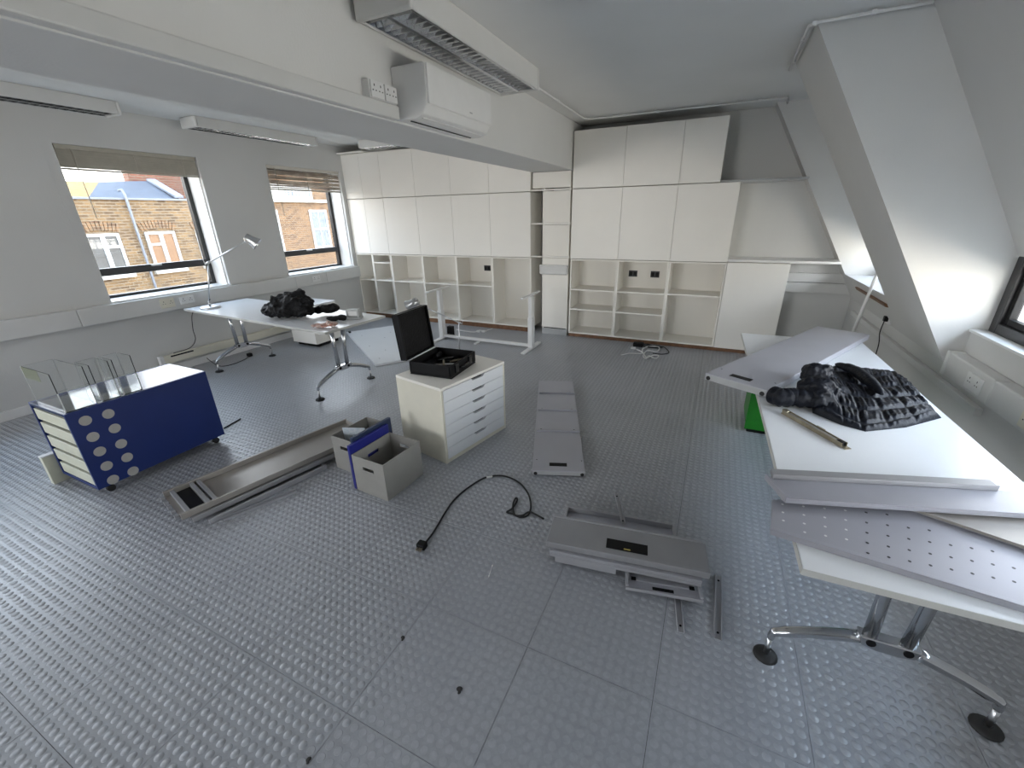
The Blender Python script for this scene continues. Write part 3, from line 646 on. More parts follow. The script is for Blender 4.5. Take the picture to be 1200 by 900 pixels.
# --- blue plan chest on castors with acrylic holders
cx0, cx1, cy0, cy1, cz0, cz1 = -3.725, -3.262, .862, 1.645, .062, .58
t = thing('plan_chest', 'blue plan chest on castors with cream drawers and round side holes', 'chest', (cx0, cy0, 0)); w, d = cx1-cx0, cy1-cy0; k = .018
B().box((w-k, 0, cz0), (w, d, cz1)).build('side_panel', 'blue_lam', t, .001); B().box((0, 0, cz0), (k, d, cz1)).build('side_panel', 'blue_lam', t, .001)
B().box((k, 0, cz1-k), (w-k, d, cz1)).build('top_panel', 'blue_top', t, .001); B().box((k, 0, cz0), (w-k, d, cz0+k)).build('bottom_panel', 'blue_lam', t, .001); B().box((k, d-k, cz0+k), (w-k, d, cz1-k)).build('back_panel', 'blue_lam', t)
n5 = 5; hh = (cz1-cz0-2*k)/n5
for i in range(n5):
    a = cz0+k+i*hh
    dr = B().box((k+.003, .004, a+.003), (w-k-.003, .022, a+hh-.02)).build('drawer', 'drawer_cream', t, .002)
    B().box((k+.003, .03, a+hh-.02), (w-k-.003, .034, a+hh)).build('finger_gap', 'black', dr)
for u, v in ((100, 493), (109, 512), (117, 529), (125, 546), (132.5, 562), (127, 485), (134.5, 502), (142, 520), (149, 536), (156, 552)):
    c = onX(u, v, cx1); c = Vector((w, c.y-cy0, c.z)); B().cyl(c-Vector((.004, 0, 0)), c+Vector((.0012, 0, 0)), .030, 28).build('round_inlay', 'disc_grey', t)
for x in (.05, w-.05):
    for y in (.06, d-.06):
        c = B().box((x-.02, y-.02, .045), (x+.02, y+.02, cz0)).build('castor', 'black', t, .003); B().cyl((x-.012, y+.01, .022), (x+.012, y+.01, .022), .022, 16).build('castor_wheel', 'black_rubber', c)
def acrylic(label, p0, wy, dx, h, m='acrylic', front=True):
    t = thing('acrylic_holder', label, 'holder', (p0.x, p0.y, cz1+.0005), 0, 'clear acrylic holders'); k = .004
    B().box((-dx, 0, 0), (0, wy, k)).build('base', m, t); B().box((-dx, 0, k), (0, k, h)).build('side_pane', m, t); B().box((-dx, wy-k, k), (0, wy, h)).build('side_pane', m, t)
    B().box((-dx, k, k), (-dx+k, wy-k, h)).build('back_pane', 'acrylic', t)
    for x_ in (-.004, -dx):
        for y_ in (0, wy-k): B().box((x_-.0005, y_-.0005, k), (x_+.0045, y_+k+.0005, h*(.5 if x_ > -.01 else 1))).build('cut_edge_glint', 'edge_glint', t)  # pale strips stand in for glints along the cut acrylic edges
    if front: B().box((-k, k, k), (0, wy-k, h*.55)).build('front_pane', m, t)
    return t
a0 = fl(76, 484, cz1); a1 = fl(112, 472, cz1); a2 = fl(118, 470, cz1); a3 = fl(142, 464, cz1); a4 = fl(146, 463, cz1); a5 = fl(166, 456, cz1)
t1 = acrylic('wide clear acrylic holder at the drawer end of the blue chest', Vector((cx1-.02, a0.y, 0)), a1.y-a0.y, .36, .24)
B().box((-.36, .002, .17), (-.15, .0045, .24)).build('yellow_film', 'acrylic_tint', t1)
acrylic('clear acrylic holder in the middle of the three on the chest', Vector((cx1-.025, a2.y, 0)), a3.y-a2.y, .16, .235)
acrylic('clear acrylic holder furthest from the cream drawers', Vector((cx1-.025, a4.y, 0)), a5.y-a4.y, .16, .235)
wb = fl(64, 568)
t = thing('white_box', 'slim cream box standing on the floor behind the blue chest', 'box', (wb.x-.04, wb.y, 0)); B().box((0, 0, 0), (.04, .36, .2)).build('body', 'drawer_cream', t, .003); B().box((-.002, -.002, .2), (.042, .362, .208)).build('lid', 'plastic_white', t, .002)
s0, s1 = fl(262, 500, .02), fl(282, 491, .004)
o = B().tube([(s0.x, s0.y, .006), (s1.x, s1.y, .006)], .0055, 8).build('rod', 'black'); tag(o, 'thin black rod on the floor sticking out behind the blue chest', 'rod')

# --- long stack of grey metal trays
O = fl(190, 577, .10); E_ = fl(405, 491, .10); rz = -math.atan2(E_.x-O.x, E_.y-O.y); LT = (E_-O).length; WT = .345
def stack_piece(name, label, x0, y0, w, l, z0, z1, m, lip=True, rz_=rz, ends=True):
    t = thing(name, label, 'metal tray', Matrix.Translation((O.x, O.y, z0)) @ Matrix.Rotation(rz, 4, 'Z') @ Vector((x0, y0, 0)), rz_, 'stacked grey metal trays'); h = z1-z0
    B().box((0, 0, 0), (w, l, .003)).build('tray_base', m, t)
    B().box((0, 0, .003), (.016, l, h)).build('lip', m, t, .002); B().box((w-.016, 0, .003), (w, l, h)).build('lip', m, t, .002)
    if ends: B().box((.016, l-.012, .003), (w-.016, l, h-.006)).build('end_lip', m, t, .002)
    return t
tt = stack_piece('metal_tray', 'long grey metal tray on top of the stack beside the blue chest', 0, 0, WT, LT, .068, .105, 'steel_warm')
for y in (.03, .13, .165): B().box((.016, y, .004), (WT-.016, y+.022, .03)).build('cross_bar', 'steel_grey_b', tt, .002)
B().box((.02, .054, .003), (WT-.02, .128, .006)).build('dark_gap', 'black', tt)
for i in range(5): B().box((.03+i*.065, -.022, .0), (.05+i*.065, .0, .02)).build('hook_tab', 'steel_grey_b', tt, .002)
stack_piece('metal_tray', 'grey metal tray second from the top of the long stack', .03, .04, WT-.01, LT-.35, .036, .066, 'steel_grey_b')
stack_piece('metal_tray', 'grey metal tray at the bottom of the long stack', .06, .10, WT+.0, LT-.5, .002, .034, 'steel_grey')
def rail(name, label, p0, p1, z, w=.03, h=.016, m='steel_grey', group='loose grey metal rails'):
    a = frame_dir(p0, p1); l = (Vector((p1[0], p1[1]))-Vector((p0[0], p0[1]))).length
    t = thing(name, label, 'rail', (p0[0], p0[1], z), a, group)
    b = B(); b.box((0, -w/2, 0), (l, w/2, .002)); b.box((0, -w/2, .002), (l, -w/2+.003, h)); b.box((0, w/2-.003, .002), (l, w/2, h)); b.build('channel', m, t)
    for x in (.03, l-.03): B().cyl((x, 0, .002), (x, 0, .004), .005, 10).build('screw', 'black', t)
    return t
L0, L1 = fl(248, 604, .0), fl(330, 570, .0); rail('metal_rail', 'short grey rail poking out beside the long tray stack', L0+Vector((.11, .0, 0)), L1+Vector((.14, 0, 0)), .001)

# --- stepped grey panel on the floor
z = .04; a, c, e = fl(624, 551, z), fl(686, 553, z), fl(627, 446, z); rzp = frame_dir(a, c)
wP = (c-a).length; lP = (e-a).dot(Vector((-math.sin(rzp), math.cos(rzp), 0)))
def grey_panel(name, label, loc, rz_, w, l, h, ribs, m='steel_lilac', foot=True, mirror=False, slot=True):
    t = thing(name, label, 'metal panel', loc, rz_)
    B().box((0, 0, .006), (w, l, h)).build('panel_body', m, t, .003)
    B().box((.006, -.0015, .009), (w-.006, 0, h-.006)).build('end_strip', 'plastic_grey', t)
    for y in ribs:
        B().box((.012, y, h), (w-.004, y+.016, h+.015)).build('cross_rib', m, t, .003)
        for x in (.045, w-.045): B().cyl((x, y+.03, h), (x, y+.03, h+.006), .008, 10).build('rib_screw', 'black', t)
    if slot: B().box((w*.32, .055, h), (w*.66, .095, h+.0015)).build('cable_slot', 'black', t)
    for x in (.02, w-.02):
        B().cyl((x, -.004, h*.45), (x, .012, h*.45), .012, 12).build('corner_foot', 'black_rubber', t); B().cyl((x+.004, .13, h), (x+.004, .13, h+.001), .004, 8).build('screw_hole', 'black', t)
        B().cyl((x, .03, 0), (x, .03, .006), .012, 12).build('floor_pad', 'black_rubber', t); B().cyl((x, l-.03, 0), (x, l-.03, .006), .012, 12).build('floor_pad', 'black_rubber', t)
    return t
def ylen(u, v, zz): return (fl(u, v, zz)-a).dot(Vector((-math.sin(rzp), math.cos(rzp), 0)))
grey_panel('metal_board', 'pale grey metal panel with three cross ribs lying on the floor', (a.x, a.y, 0), rzp, wP, lP, z, [ylen(640, 506, z), ylen(640, 481.5, z), ylen(640, 461.5, z)])

# --- heap of metal trays by the power cable
z = .128; A, Bq, D = fl(645, 604, z), fl(837, 637, z), fl(640, 634, z); rzs = frame_dir(D, fl(833, 672, z)); Ls = (fl(833, 672, z)-D).length
ew = Vector((math.cos(rzs), math.sin(rzs), 0)); en = Vector((-math.sin(rzs), math.cos(rzs), 0)); ws = max(.14, (A-D).dot(en))
def at(x, y, zz): q = D+ew*x+en*y; return Vector((q.x, q.y, zz))
t = thing('metal_board', 'grey metal panel with a black socket plate on top of the heap', 'metal panel', at(0, 0, .092), rzs)
B().box((0, 0, 0), (Ls, ws, .034)).build('panel_body', 'steel_grey_b', t, .004); B().box((0, ws, .004), (Ls-.01, ws+.016, .036)).build('back_flange', 'steel_grey', t, .003)
p0 = fl(710, 641, z); xx = (p0-D).dot(ew); B().box((xx, .035, .034), (xx+.19, .10, .0365)).build('socket_plate', 'black', t, .004)
pl = B().box((xx+.082, .042, .0366), (xx+.112, .05, .0376)).build('yellow_tab', 'yellow', t)
t = thing('metal_board', 'grey metal panel directly under the one with the socket plate', 'metal panel', at(.02, -.012, .05), rzs)
B().box((0, 0, 0), (Ls-.05, ws, .018)).build('panel_body', 'steel_grey', t, .003); B().box((0, -.004, .022), (Ls-.05, ws-.02, .04)).build('upper_fold', 'steel_grey', t, .003); B().box((.02, .01, .018), (Ls-.08, ws-.03, .022)).build('seam', 'black', t)
t = thing('metal_tray', 'open shallow grey tray at the back of the heap', 'metal tray', at(.035, .06, .0), rzs); lt = Ls-.15; wt = (fl(700, 598, .046)-D).dot(en)-.06
B().box((0, 0, .012), (lt, wt, .015)).build('tray_base', 'steel_lilac', t); B().box((0, wt-.014, .015), (lt, wt, .046)).build('lip', 'steel_grey', t, .003)
for x in (0, lt-.014): B().box((x, 0, .015), (x+.014, wt-.014, .046)).build('lip', 'steel_grey', t, .003)
for x in (.03, lt-.03):
    for y in (.03, wt-.03): B().cyl((x, y, 0), (x, y, .012), .012, 10).build('floor_pad', 'black_rubber', t)
o1, o2 = fl(651, 652, .03), fl(722, 667, .03); rail('metal_rail', 'grey rail under the front of the heap', o1, o2, .012, .03, .03)
z = .05; o1, o2, o3 = fl(733, 688, .03), fl(824, 704, .03), fl(742, 662, .03)
rzk = frame_dir(o1, o2); lk = (o2-o1).length; wk = max(.1, (o3-o1).dot(Vector((-math.sin(rzk), math.cos(rzk), 0))))
t = thing('metal_bracket', 'small grey slotted bracket tray in front of the heap', 'bracket', (o1.x, o1.y, .022), rzk)
B().box((.012, .0, 0), (lk-.012, .05, .004)).build('plate', 'steel_lilac', t, .001); B().box((.02, .05, .0), (lk-.03, wk-.02, .01)).build('raised_plate', 'steel_grey', t, .002)
B().box((0, -.008, 0), (lk, 0, .016)).build('front_lip', 'steel_grey', t, .002)
for x in (0, lk-.012): B().box((x, 0, 0), (x+.012, wk, .026)).build('side_lip', 'steel_grey', t, .002)
B().box((lk*.36, .014, .004), (lk*.64, .032, .005)).build('oval_slot', 'black', t, .0004); 
for x in (.025, lk-.05): B().box((x, .045, .010), (x+.022, .065, .012)).build('square_hole', 'black', t)
for x in (.03, lk-.04): B().box((x, .02, -.0205), (x+.02, .04, 0)).build('stand_tab', 'steel_grey', t)
rail('metal_rail', 'grey rail sticking out toward bare floor from under the small bracket', fl(798, 741, .003), fl(791, 668, .003), .001, .028, .014)
rail('metal_rail', 'grey rail lying alone beside the heap', fl(841, 749, .003), fl(842, 675, .003), .001, .03, .016)
r0, r1 = fl(722, 578, .05), fl(731, 615, .05); rail('metal_rail', 'slim grey rail lying across the shallow tray', r0, r1, .048, .022, .012)

# --- power cable with plug, swab, crumbs
def cord(name, label, pts, r, m, cat='cable', extra=None):
    p0 = Vector((pts[0][0], pts[0][1], 0)); t = thing(name, label, cat, p0)
    B().tube([q-p0 for q in smooth_path(pts, 8)], r, 8).build('cord', m, t); return t
cp = [(497, 638), (509, 622), (522, 600), (533, 585), (548, 572), (568, 560), (588, 557.5), (606, 564), (618, 577), (622, 592), (619, 603), (610, 606), (600, 602), (594, 600)]
pts = [fl(u, v, .006) for u, v in cp]; pts += [fl(u, v, .008) for u, v in ((600, 596), (606, 586), (604, 584), (601, 592), (603, 603), (612, 604), (620, 600), (628, 603), (637, 608))]
t = cord('power_cable', 'black power cable with plug curling across the floor to the metal heap', pts, .0055, 'black_rubber'); p0 = Vector(t.location)
q = pts[0]-p0; dv = (pts[0]-pts[1]).normalized(); B().box((-.02, -.024, -.005), (.02, .024, .03), Matrix.Translation(q+dv*.02) @ Matrix.Rotation(math.atan2(dv.y, dv.x), 4, 'Z')).build('plug', 'black', t, .006)
for s in (-.012, .0, .012): B().box((.02, s-.003, .008), (.04, s+.003, .014), Matrix.Translation(q+dv*.02) @ Matrix.Rotation(math.atan2(dv.y, dv.x), 4, 'Z')).build('pin', 'brass', t)
c1, c2 = fl(570, 559.5, .006)-p0, fl(577, 558.5, .006)-p0; B().tube([c1, c2], .0068, 8).build('cable_label', 'cable_white', t)
s0, s1 = fl(573, 675, .003), fl(577, 663, .003)
t = thing('cotton_swab', 'white cotton swab lying on the bare floor', 'swab', (s0.x, s0.y, 0)); B().cyl((0, 0, .004), s1-s0+Vector((0, 0, .004-.003+.003-.003)), .0018, 8).build('stick', 'cable_white', t)
for p in (Vector((0, 0, .004)), s1-s0+Vector((0, 0, .004))): B().tube([p-(s1-s0)*.12, p, p+(s1-s0)*.12], [.0015, .0038, .0015], 8).build('tip', 'cable_white', t)
for i, (u, v, r, lab) in enumerate(((472, 746, .010, 'small dark crumb of grit on the studded floor'), (538, 806, .012, 'larger dark clump of grit on the worn floor'), (362, 888, .009, 'brownish grit smear on the studded floor'))):
    c = fl(u, v); o = blob('grit_crumb', 'dirt', None, [((0, 0, .003), (r, r*.7, .004), .4*i), ((r*.6, -r*.7, .003), (r*.5, r*.5, .003), 0)], .0015, .003, .006, (c.x, c.y, 0)); tag(o, lab, 'debris', 'grit on the floor')
# --- things on and around the desk under the windows
def task_lamp(label, base, joints, head_dir, stand_h, head_r, parent_z):
    t = thing('desk_lamp', label, 'lamp', base, 0, 'silver arm lamps'); b0 = Vector(base)
    B().tube([(0, 0, 0), (0, 0, .004), (0, 0, .018), (0, 0, .022)], [.10, .102, .098, .085], 32).build('base', 'alu', t)
    B().cyl((0, 0, .022), (0, 0, .07), .011, 12).build('stem', 'alu', t)
    J = [Vector(j)-b0 for j in joints]
    B().cyl((0, 0, .06), J[0], .0075, 10).build('lower_arm', 'alu', t); e = (J[1]-J[0]).normalized()
    u = B().cyl(J[0]-e*.04, J[1], .0075, 10).build('upper_arm', 'alu', t)
    B().cyl(J[0]-e*.02+Vector((0, 0, .0)), J[0]+e*.02, .013, 12).build('elbow', 'alu', t); B().tube([J[0]-e*.04, J[0]-e*.05+Vector((0, 0, .06))], .003, 6).build('tension_rod', 'alu', t)
    B().tube([Vector((0, 0, .07)), Vector((.0, .0, .09))+e*.02], .006, 6).build('tension_knob', 'black', t)
    hd = Vector(head_dir).normalized(); c = J[1]
    B().cyl(c-e*.02, c+e*.035, .013, 12).build('head_joint', 'alu', t); c = c+e*.035
    b = B(); b.tube([c-hd*.045, c-hd*.04, c+hd*.02, c+hd*.085], [head_r*.2, head_r*.62, head_r*.72, head_r*1.05], 24, cap=False); b.tube([c+hd*.084, c+hd*.02, c-hd*.03], [head_r*1.02, head_r*.69, head_r*.55], 24, cap=False); b.build('lamp_shade', 'alu', t)
    B().tube([c-hd*.02, c+hd*.02, c+hd*.05], [.012, .018, .006], 12).build('bulb', 'lamp_glass', t)
    return t
lb = fl(247, 361, ZT); j0, j1 = vp(244, 308, lb), vp(289, 282, lb)
tl = task_lamp('silver arm desk lamp standing on the desk by the window', (lb.x, lb.y, ZT+.0005), (j0, j1), CR*.75+Vector((0, 0, -.55))+CF*.25, .4, .062, ZT)
# lamp cord down to the skirting
cq = [Vector((lb.x-.1, lb.y, ZT+.008)), vp(226, 366, lb)+Vector((-.0, 0, 0)), vp(226, 385, lb), vp(229, 398, lb), Vector((-5.36, 2.62, .24)), Vector((-5.37, 2.45, .225))]
o = B().tube(smooth_path(cq, 8), .004, 6).build('lamp_cord', 'black_rubber'); tag(o, 'black lamp cord hanging from the desk edge down the wall', 'cord')
fp = [fl(235, 413, .1), fl(248, 424, .02), fl(258, 429, .006), fl(272, 427, .006), fl(287, 421, .006), fl(292, 417, .008)]
t = cord('floor_cord', 'black flex with a plug trailing between the desk feet', fp, .004, 'black_rubber'); p0 = Vector(t.location); q = fp[-1]-p0; B().box(q+Vector((-.02, -.02, -.006)), q+Vector((.03, .03, .035))).build('plug', 'black', t, .006)
# coat, glove, cloth, telephone
cc = fl(341, 374, ZT); t = thing('coat', 'crumpled black coat heaped on the desk with lamp', 'coat', (cc.x, cc.y, ZT+.012))
ux = CR.copy(); ux.z = 0; ux.normalize(); uy = Vector((-ux.y, ux.x, 0)); ra = math.atan2(ux.y, ux.x)
blob('coat_body', 'fabric_black', t, [(ux*-.06+uy*.10+Vector((0, 0, .065)), (.26, .16, .085), ra+.1), (ux*.04+uy*.08+Vector((0, 0, .135)), (.17, .13, .085), ra-.2), (ux*-.1+uy*.12+Vector((0, 0, .15)), (.13, .10, .06), ra+.5), (ux*.13+uy*.03+Vector((0, 0, .055)), (.09, .08, .055), ra), (ux*.02+uy*.12+Vector((0, 0, .215)), (.11, .07, .03), ra-.1), (ux*-.02+uy*.0+Vector((0, 0, .03)), (.17, .06, .032), ra)], .0065, .05, .08, flat=.008, fold2=(.09, .02))
blob('coat_sleeve', 'fabric_black', t, [(ux*.26+uy*.16+Vector((0, 0, .045)), (.12, .06, .045), ra+.25), (ux*.34+uy*.19+Vector((0, 0, .05)), (.07, .055, .048), ra)], .007, .02, .05, flat=.008, fold2=(.06, .010))
gc = fl(395, 376, ZT); o = blob('gloves', 'fabric_black', None, [(ux*-.035+Vector((0, 0, .025)), (.06, .045, .026), ra), (ux*.045+uy*.015+Vector((0, 0, .03)), (.045, .04, .032), ra)], .007, .012, .03, (gc.x, gc.y, ZT), flat=.001); tag(o, 'small black bundled gloves beside the grey telephone', 'gloves')
kc = fl(381, 384, ZT); o = blob('crumpled_bag', 'fabric_pink', None, [(ux*-.04+Vector((0, 0, .014)), (.085, .05, .016), ra), (ux*.05+uy*.03+Vector((0, 0, .02)), (.06, .05, .022), ra+.4)], .006, .03, .025, (kc.x, kc.y, ZT+.008), flat=.001); tag(o, 'crumpled pink and white packet at the desk corner', 'packet')
tc_ = fl(415, 374, ZT); t = thing('telephone', 'small grey desk telephone near the desk end', 'telephone', (tc_.x, tc_.y, ZT), ra)
B().prism([(-.07, -.03, .001), (.07, -.03, .001), (.07, .06, .001), (-.07, .06, .001)], (0, 0, .02)).build('base', 'plastic_grey', t, .004)
B().box((-.068, -.005, .02), (.068, .055, .09)).build('body', 'plastic_grey', t, .006); B().box((-.045, -.008, .035), (.035, -.0045, .075)).build('screen', 'plastic_white', t, .001); B().box((.042, -.03, .021), (.062, .05, .098)).build('handset', 'plastic_grey', t, .006)
# pedestal behind the desk
t = thing('pedestal_unit', 'white pedestal cabinet behind the desk against the wall', 'cabinet', (-5.07, 3.735, 0)); B().box((0, .018, .045), (.44, .42, .54)).build('body', 'white_lam', t, .002); B().box((-.003, .015, .54), (.443, .425, .56)).build('top_panel', 'desk_white', t, .002)
B().box((.03, .05, 0), (.41, .39, .045)).build('base_recess', 'black', t)
for z0, z1 in ((.048, .21), (.213, .375), (.378, .538)): B().box((.002, 0, z0), (.438, .017, z1)).build('drawer', 'white_lam', t, .002)
# desktop lying on the floor
A = fl(440, 430); Bp = fl(406.5, 391.5); C = fl(470, 382); rzt = frame_dir(A, Bp); lt = (Bp-A).length; wt = (C-Bp).length
t = thing('loose_desktop', 'white loose desktop lying on the floor with screw holes', 'desktop', (A.x, A.y, 0), rzt)
B().box((0, -wt, .004), (lt, 0, .03)).build('board', 'desk_white', t, .002); B().box((.001, -wt+.001, 0), (lt-.001, -.001, .004)).build('underside', 'desk_edge', t)
for x, y in ((.2, .1), (.5, .25), (.35, .45), (.8, .12), (1.1, .4), (1.4, .15), (1.35, .55), (.75, .6)): B().box((x-.015, -y-.006, .03), (x+.015, -y+.006, .0306)).build('fixing_hole', 'plastic_grey', t)
B().box((lt-.09, -.05, .03), (lt-.03, -.02, .05)).build('corner_clip', 'black', t, .003)

# --- standing desk frame by the cabinets
y_ = 4.76; xl, xr_ = -3.33, -1.985
t = thing('sit_stand_desk', 'white sit-stand desk frame without a top beside the cabinets', 'desk frame', (xl, y_, 0)); W_ = xr_-xl
for x in (0, W_):
    B().box((x-.03, -.27, 0), (x+.03, .27, .022)).build('foot', 'white_paint', t, .006); c = B().box((x-.03, -.045, .022), (x+.03, .045, .40)).build('column', 'white_paint', t, .005)
    B().box((x-.024, -.038, .40), (x+.024, .038, .675)).build('inner_column', 'white_paint', c, .004); B().box((x-.02, -.28, .675), (x+.02, .26, .695)).build('top_arm', 'white_paint', t, .003)
B().box((.03, -.02, .025), (W_-.03, .02, .06)).build('cross_rail', 'white_paint', t, .004)
B().box((W_*.42, -.12, .0), (W_*.45, -.02, .02)).build('cable_clip', 'white_paint', t, .003)
B().box((.04, .05, .02), (.12, .12, .16)).build('control_box', 'black', t, .004); B().box((.05, .06, 0), (.11, .11, .02)).build('control_foot', 'black', t)
# floor lamp behind the drawer unit
lb = Vector((-2.60, 4.02, 0)); j0, j1 = vp(538, 378, lb), vp(489, 356, lb)
task_lamp('silver arm lamp standing on the floor behind the black case', (lb.x, lb.y, .0005), (j0, j1), -CR*.75+Vector((0, 0, -.45))+CF*.2, .4, .07, 0)
# cables by the cabinets
def loop_pts(c, rx, ry, n, turns, z=.006, jit=.02, seed=0):
    r = random.Random(seed); out = []
    for k in range(n*turns+1):
        a_ = 2*math.pi*k/n; f = 1+r.uniform(-.2, .2); out.append(Vector((c[0]+rx*f*math.cos(a_)+r.uniform(-jit, jit), c[1]+ry*f*math.sin(a_)+r.uniform(-jit, jit), z+.003*r.random()+.004*(k % 3))))
    return out
w_ = [fl(728, 416, .008), fl(738, 414, .008), fl(752, 414, .01)]
t = cord('extension_cable', 'white coiled mains cable on the floor before the cabinets', w_+[fl(u, v, .012) for u, v in ((753, 409), (760, 406), (768, 406), (773, 408), (769, 412), (758, 411), (754, 417), (757, 420), (760, 417), (768, 420), (772, 417), (766, 416), (758, 419), (753, 413), (745, 409))], .007, 'cable_white')
p0 = Vector(t.location); q = fl(742, 408, .015)-p0; B().box(q-Vector((.03, .02, .012)), q+Vector((.03, .02, .014))).build('plug', 'cable_white', t, .006)
t = cord('adapter_cable', 'black tangled adapter cable behind the white coil', loop_pts(fl(760, 406.5), .14, .05, 7, 2, seed=3)+[fl(784, 413, .006), fl(776, 415, .006), fl(765, 414, .006)], .006, 'black_rubber')
p0 = Vector(t.location); q = fl(748, 404, .02)-p0; B().box(q-Vector((.06, .04, .02)), q+Vector((.06, .04, .03))).build('adapter', 'black', t, .006)
t = cord('white_flex', 'white flex with connectors along the plinth behind the desk frame', [fl(u, v, .01) for u, v in ((535, 386), (545, 388), (556, 389), (562, 387), (568, 389), (571, 387), (577, 385))], .008, 'cable_white')
p0 = Vector(t.location)
for u, v in ((561, 388), (567, 388)): q = fl(u, v, .02)-p0; B().box(q-Vector((.03, .02, .018)), q+Vector((.03, .02, .012))).build('connector', 'cable_white', t, .006)

# --- things on and around the loaded desk
zt = ZT+.046; a = fl(827, 437, zt); c = fl(894, 456, zt); e = fl(945, 377, zt); rzp = frame_dir(a, c); en = Vector((-math.sin(rzp), math.cos(rzp), 0))
gp = grey_panel('metal_board', 'pale grey metal panel with black slot overhanging the loaded desk', (a.x, a.y, ZT+.0005), rzp, .33, min(1.62, (e-a).dot(en)), .046, [])
def jacket():
    z = ZT; t = thing('jacket', 'dark navy quilted jacket spread over the loaded desk', 'jacket', (*fl(1000, 470, z)[:2], z)); p0 = Vector(t.location)
    top = [(948, 436), (980, 431), (1015, 432), (1045, 436), (1062, 447)]; bot = [(952, 484), (985, 498), (1014, 506), (1062, 501), (1103, 490)]
    def poly(P, s):
        s *= len(P)-1; i = min(int(s), len(P)-2); f = s-i; return (P[i][0]*(1-f)+P[i+1][0]*f, P[i][1]*(1-f)+P[i+1][1]*f)
    NX, NY = 170, 120; vs = []; fs = []
    for j in range(NY+1):
        for i in range(NX+1):
            s, tt = i/NX, j/NY; a_, b_ = poly(top, s), poly(bot, s); q = fl(a_[0]*(1-tt)+b_[0]*tt, a_[1]*(1-tt)+b_[1]*tt, z)-p0
            edge = min(s*6, (1-s)*14, tt*10, (1-tt)*14, 1); edge = math.sqrt(max(0, edge))
            # quilting seams: rows across the body plus slanted seams, gathered fabric between them
            a_ = tt*5.2+.5*s+.10*math.sin(5*s+2); c_ = s*5.5-1.6*tt+.12*math.sin(7*tt)
            da = abs(a_-round(a_)); dc = abs(c_-round(c_))
            puff = (1-math.exp(-(da/.13)**2))*(1-.75*math.exp(-(dc/.10)**2))
            wr = noise.noise(Vector((a_*1.3, c_*7, 1)))*.007*puff+noise.noise(Vector((a_*5, c_*2.2, 4)))*.004+noise.noise(Vector((q.x*9, q.y*9, 5)))*.010
            h = (.016+.015*puff+wr+.05*max(0, 1-s*2.2)**1.5+.02*math.exp(-((tt-.45)/.25)**2)*(1-s))*edge
            vs.append(q+Vector((0, 0, max(.002, h))))
    W = NX+1
    for j in range(NY):
        for i in range(NX): fs.append((j*W+i, (j+1)*W+i, (j+1)*W+i+1, j*W+i+1))
    n0 = len(vs); rim = [i for i in range(W)] + [j*W+NX for j in range(1, NY+1)] + [NY*W+i for i in range(NX-1, -1, -1)] + [j*W for j in range(NY-1, 0, -1)]
    vs += [Vector((vs[i].x, vs[i].y, .0005)) for i in rim]
    for k2 in range(len(rim)):
        l = (k2+1) % len(rim); fs.append((rim[k2], rim[l], n0+l, n0+k2))
    fs.append(tuple(range(n0, len(vs))))
    B().add(vs, fs, True).build('jacket_body', 'fabric_navy', t)
    f = lambda u, v, h: fl(u, v, z)-p0+Vector((0, 0, h))
    blob('hood', 'fabric_navy', t, [(f(954, 473, .07), (.095, .085, .075), .4), (f(951, 457, .09), (.075, .07, .065), .2), (f(958, 480, .055), (.065, .06, .055), 0)], .006, .016, .05, flat=.016, fold2=(.04, .011))
    s_ = [f(903, 472, .045), f(914, 477, .05), f(925, 476, .05), f(945, 478, .05), f(958, 474, .05)]
    P = smooth_path(s_, 9); rr = [.036+.010*abs(math.sin(i*.62))**.5+.002*math.sin(i*1.7)-(.02 if i == 0 else 0) for i in range(len(P))]
    B().tube([p for p in P], rr, 20).build('sleeve', 'fabric_navy', t)
    P = smooth_path([f(975, 440, .07), f(995, 448, .075), f(1015, 462, .07), f(1030, 474, .055)], 8); n_ = len(P)-1; rr = [.004+.022*math.sin(math.pi*i/n_)**.6+.003*abs(math.sin(i*.8)) for i in range(n_+1)]
    B().tube(P, rr, 16).build('sleeve', 'fabric_navy', t)
jacket()
b0, b1 = fl(918, 484, ZT), fl(994, 527, ZT); t = thing('lock_bracket', 'tarnished metal lock bar lying on the loaded desk', 'bracket', (b0.x, b0.y, ZT+.0005), frame_dir(b0, b1)); lb_ = (b1-b0).length
b = B(); b.box((0, -.014, 0), (lb_, .014, .003)); b.box((.01, -.014, .003), (lb_-.02, -.011, .018)); b.box((.01, .011, .003), (lb_-.02, .014, .018)); b.build('bar', 'brass', t)
B().box((.03, -.011, .004), (lb_-.06, .011, .014)).build('inner_bar', 'steel_warm', t, .002); B().box((lb_*.48, .014, .006), (lb_*.6, .026, .016)).build('tab', 'brass', t, .002); B().cyl((.01, 0, .003), (.01, 0, .02), .014, 14).build('pivot', 'brass', t); B().box((lb_-.05, -.01, .003), (lb_-.025, .01, .02)).build('catch', 'black', t, .002)
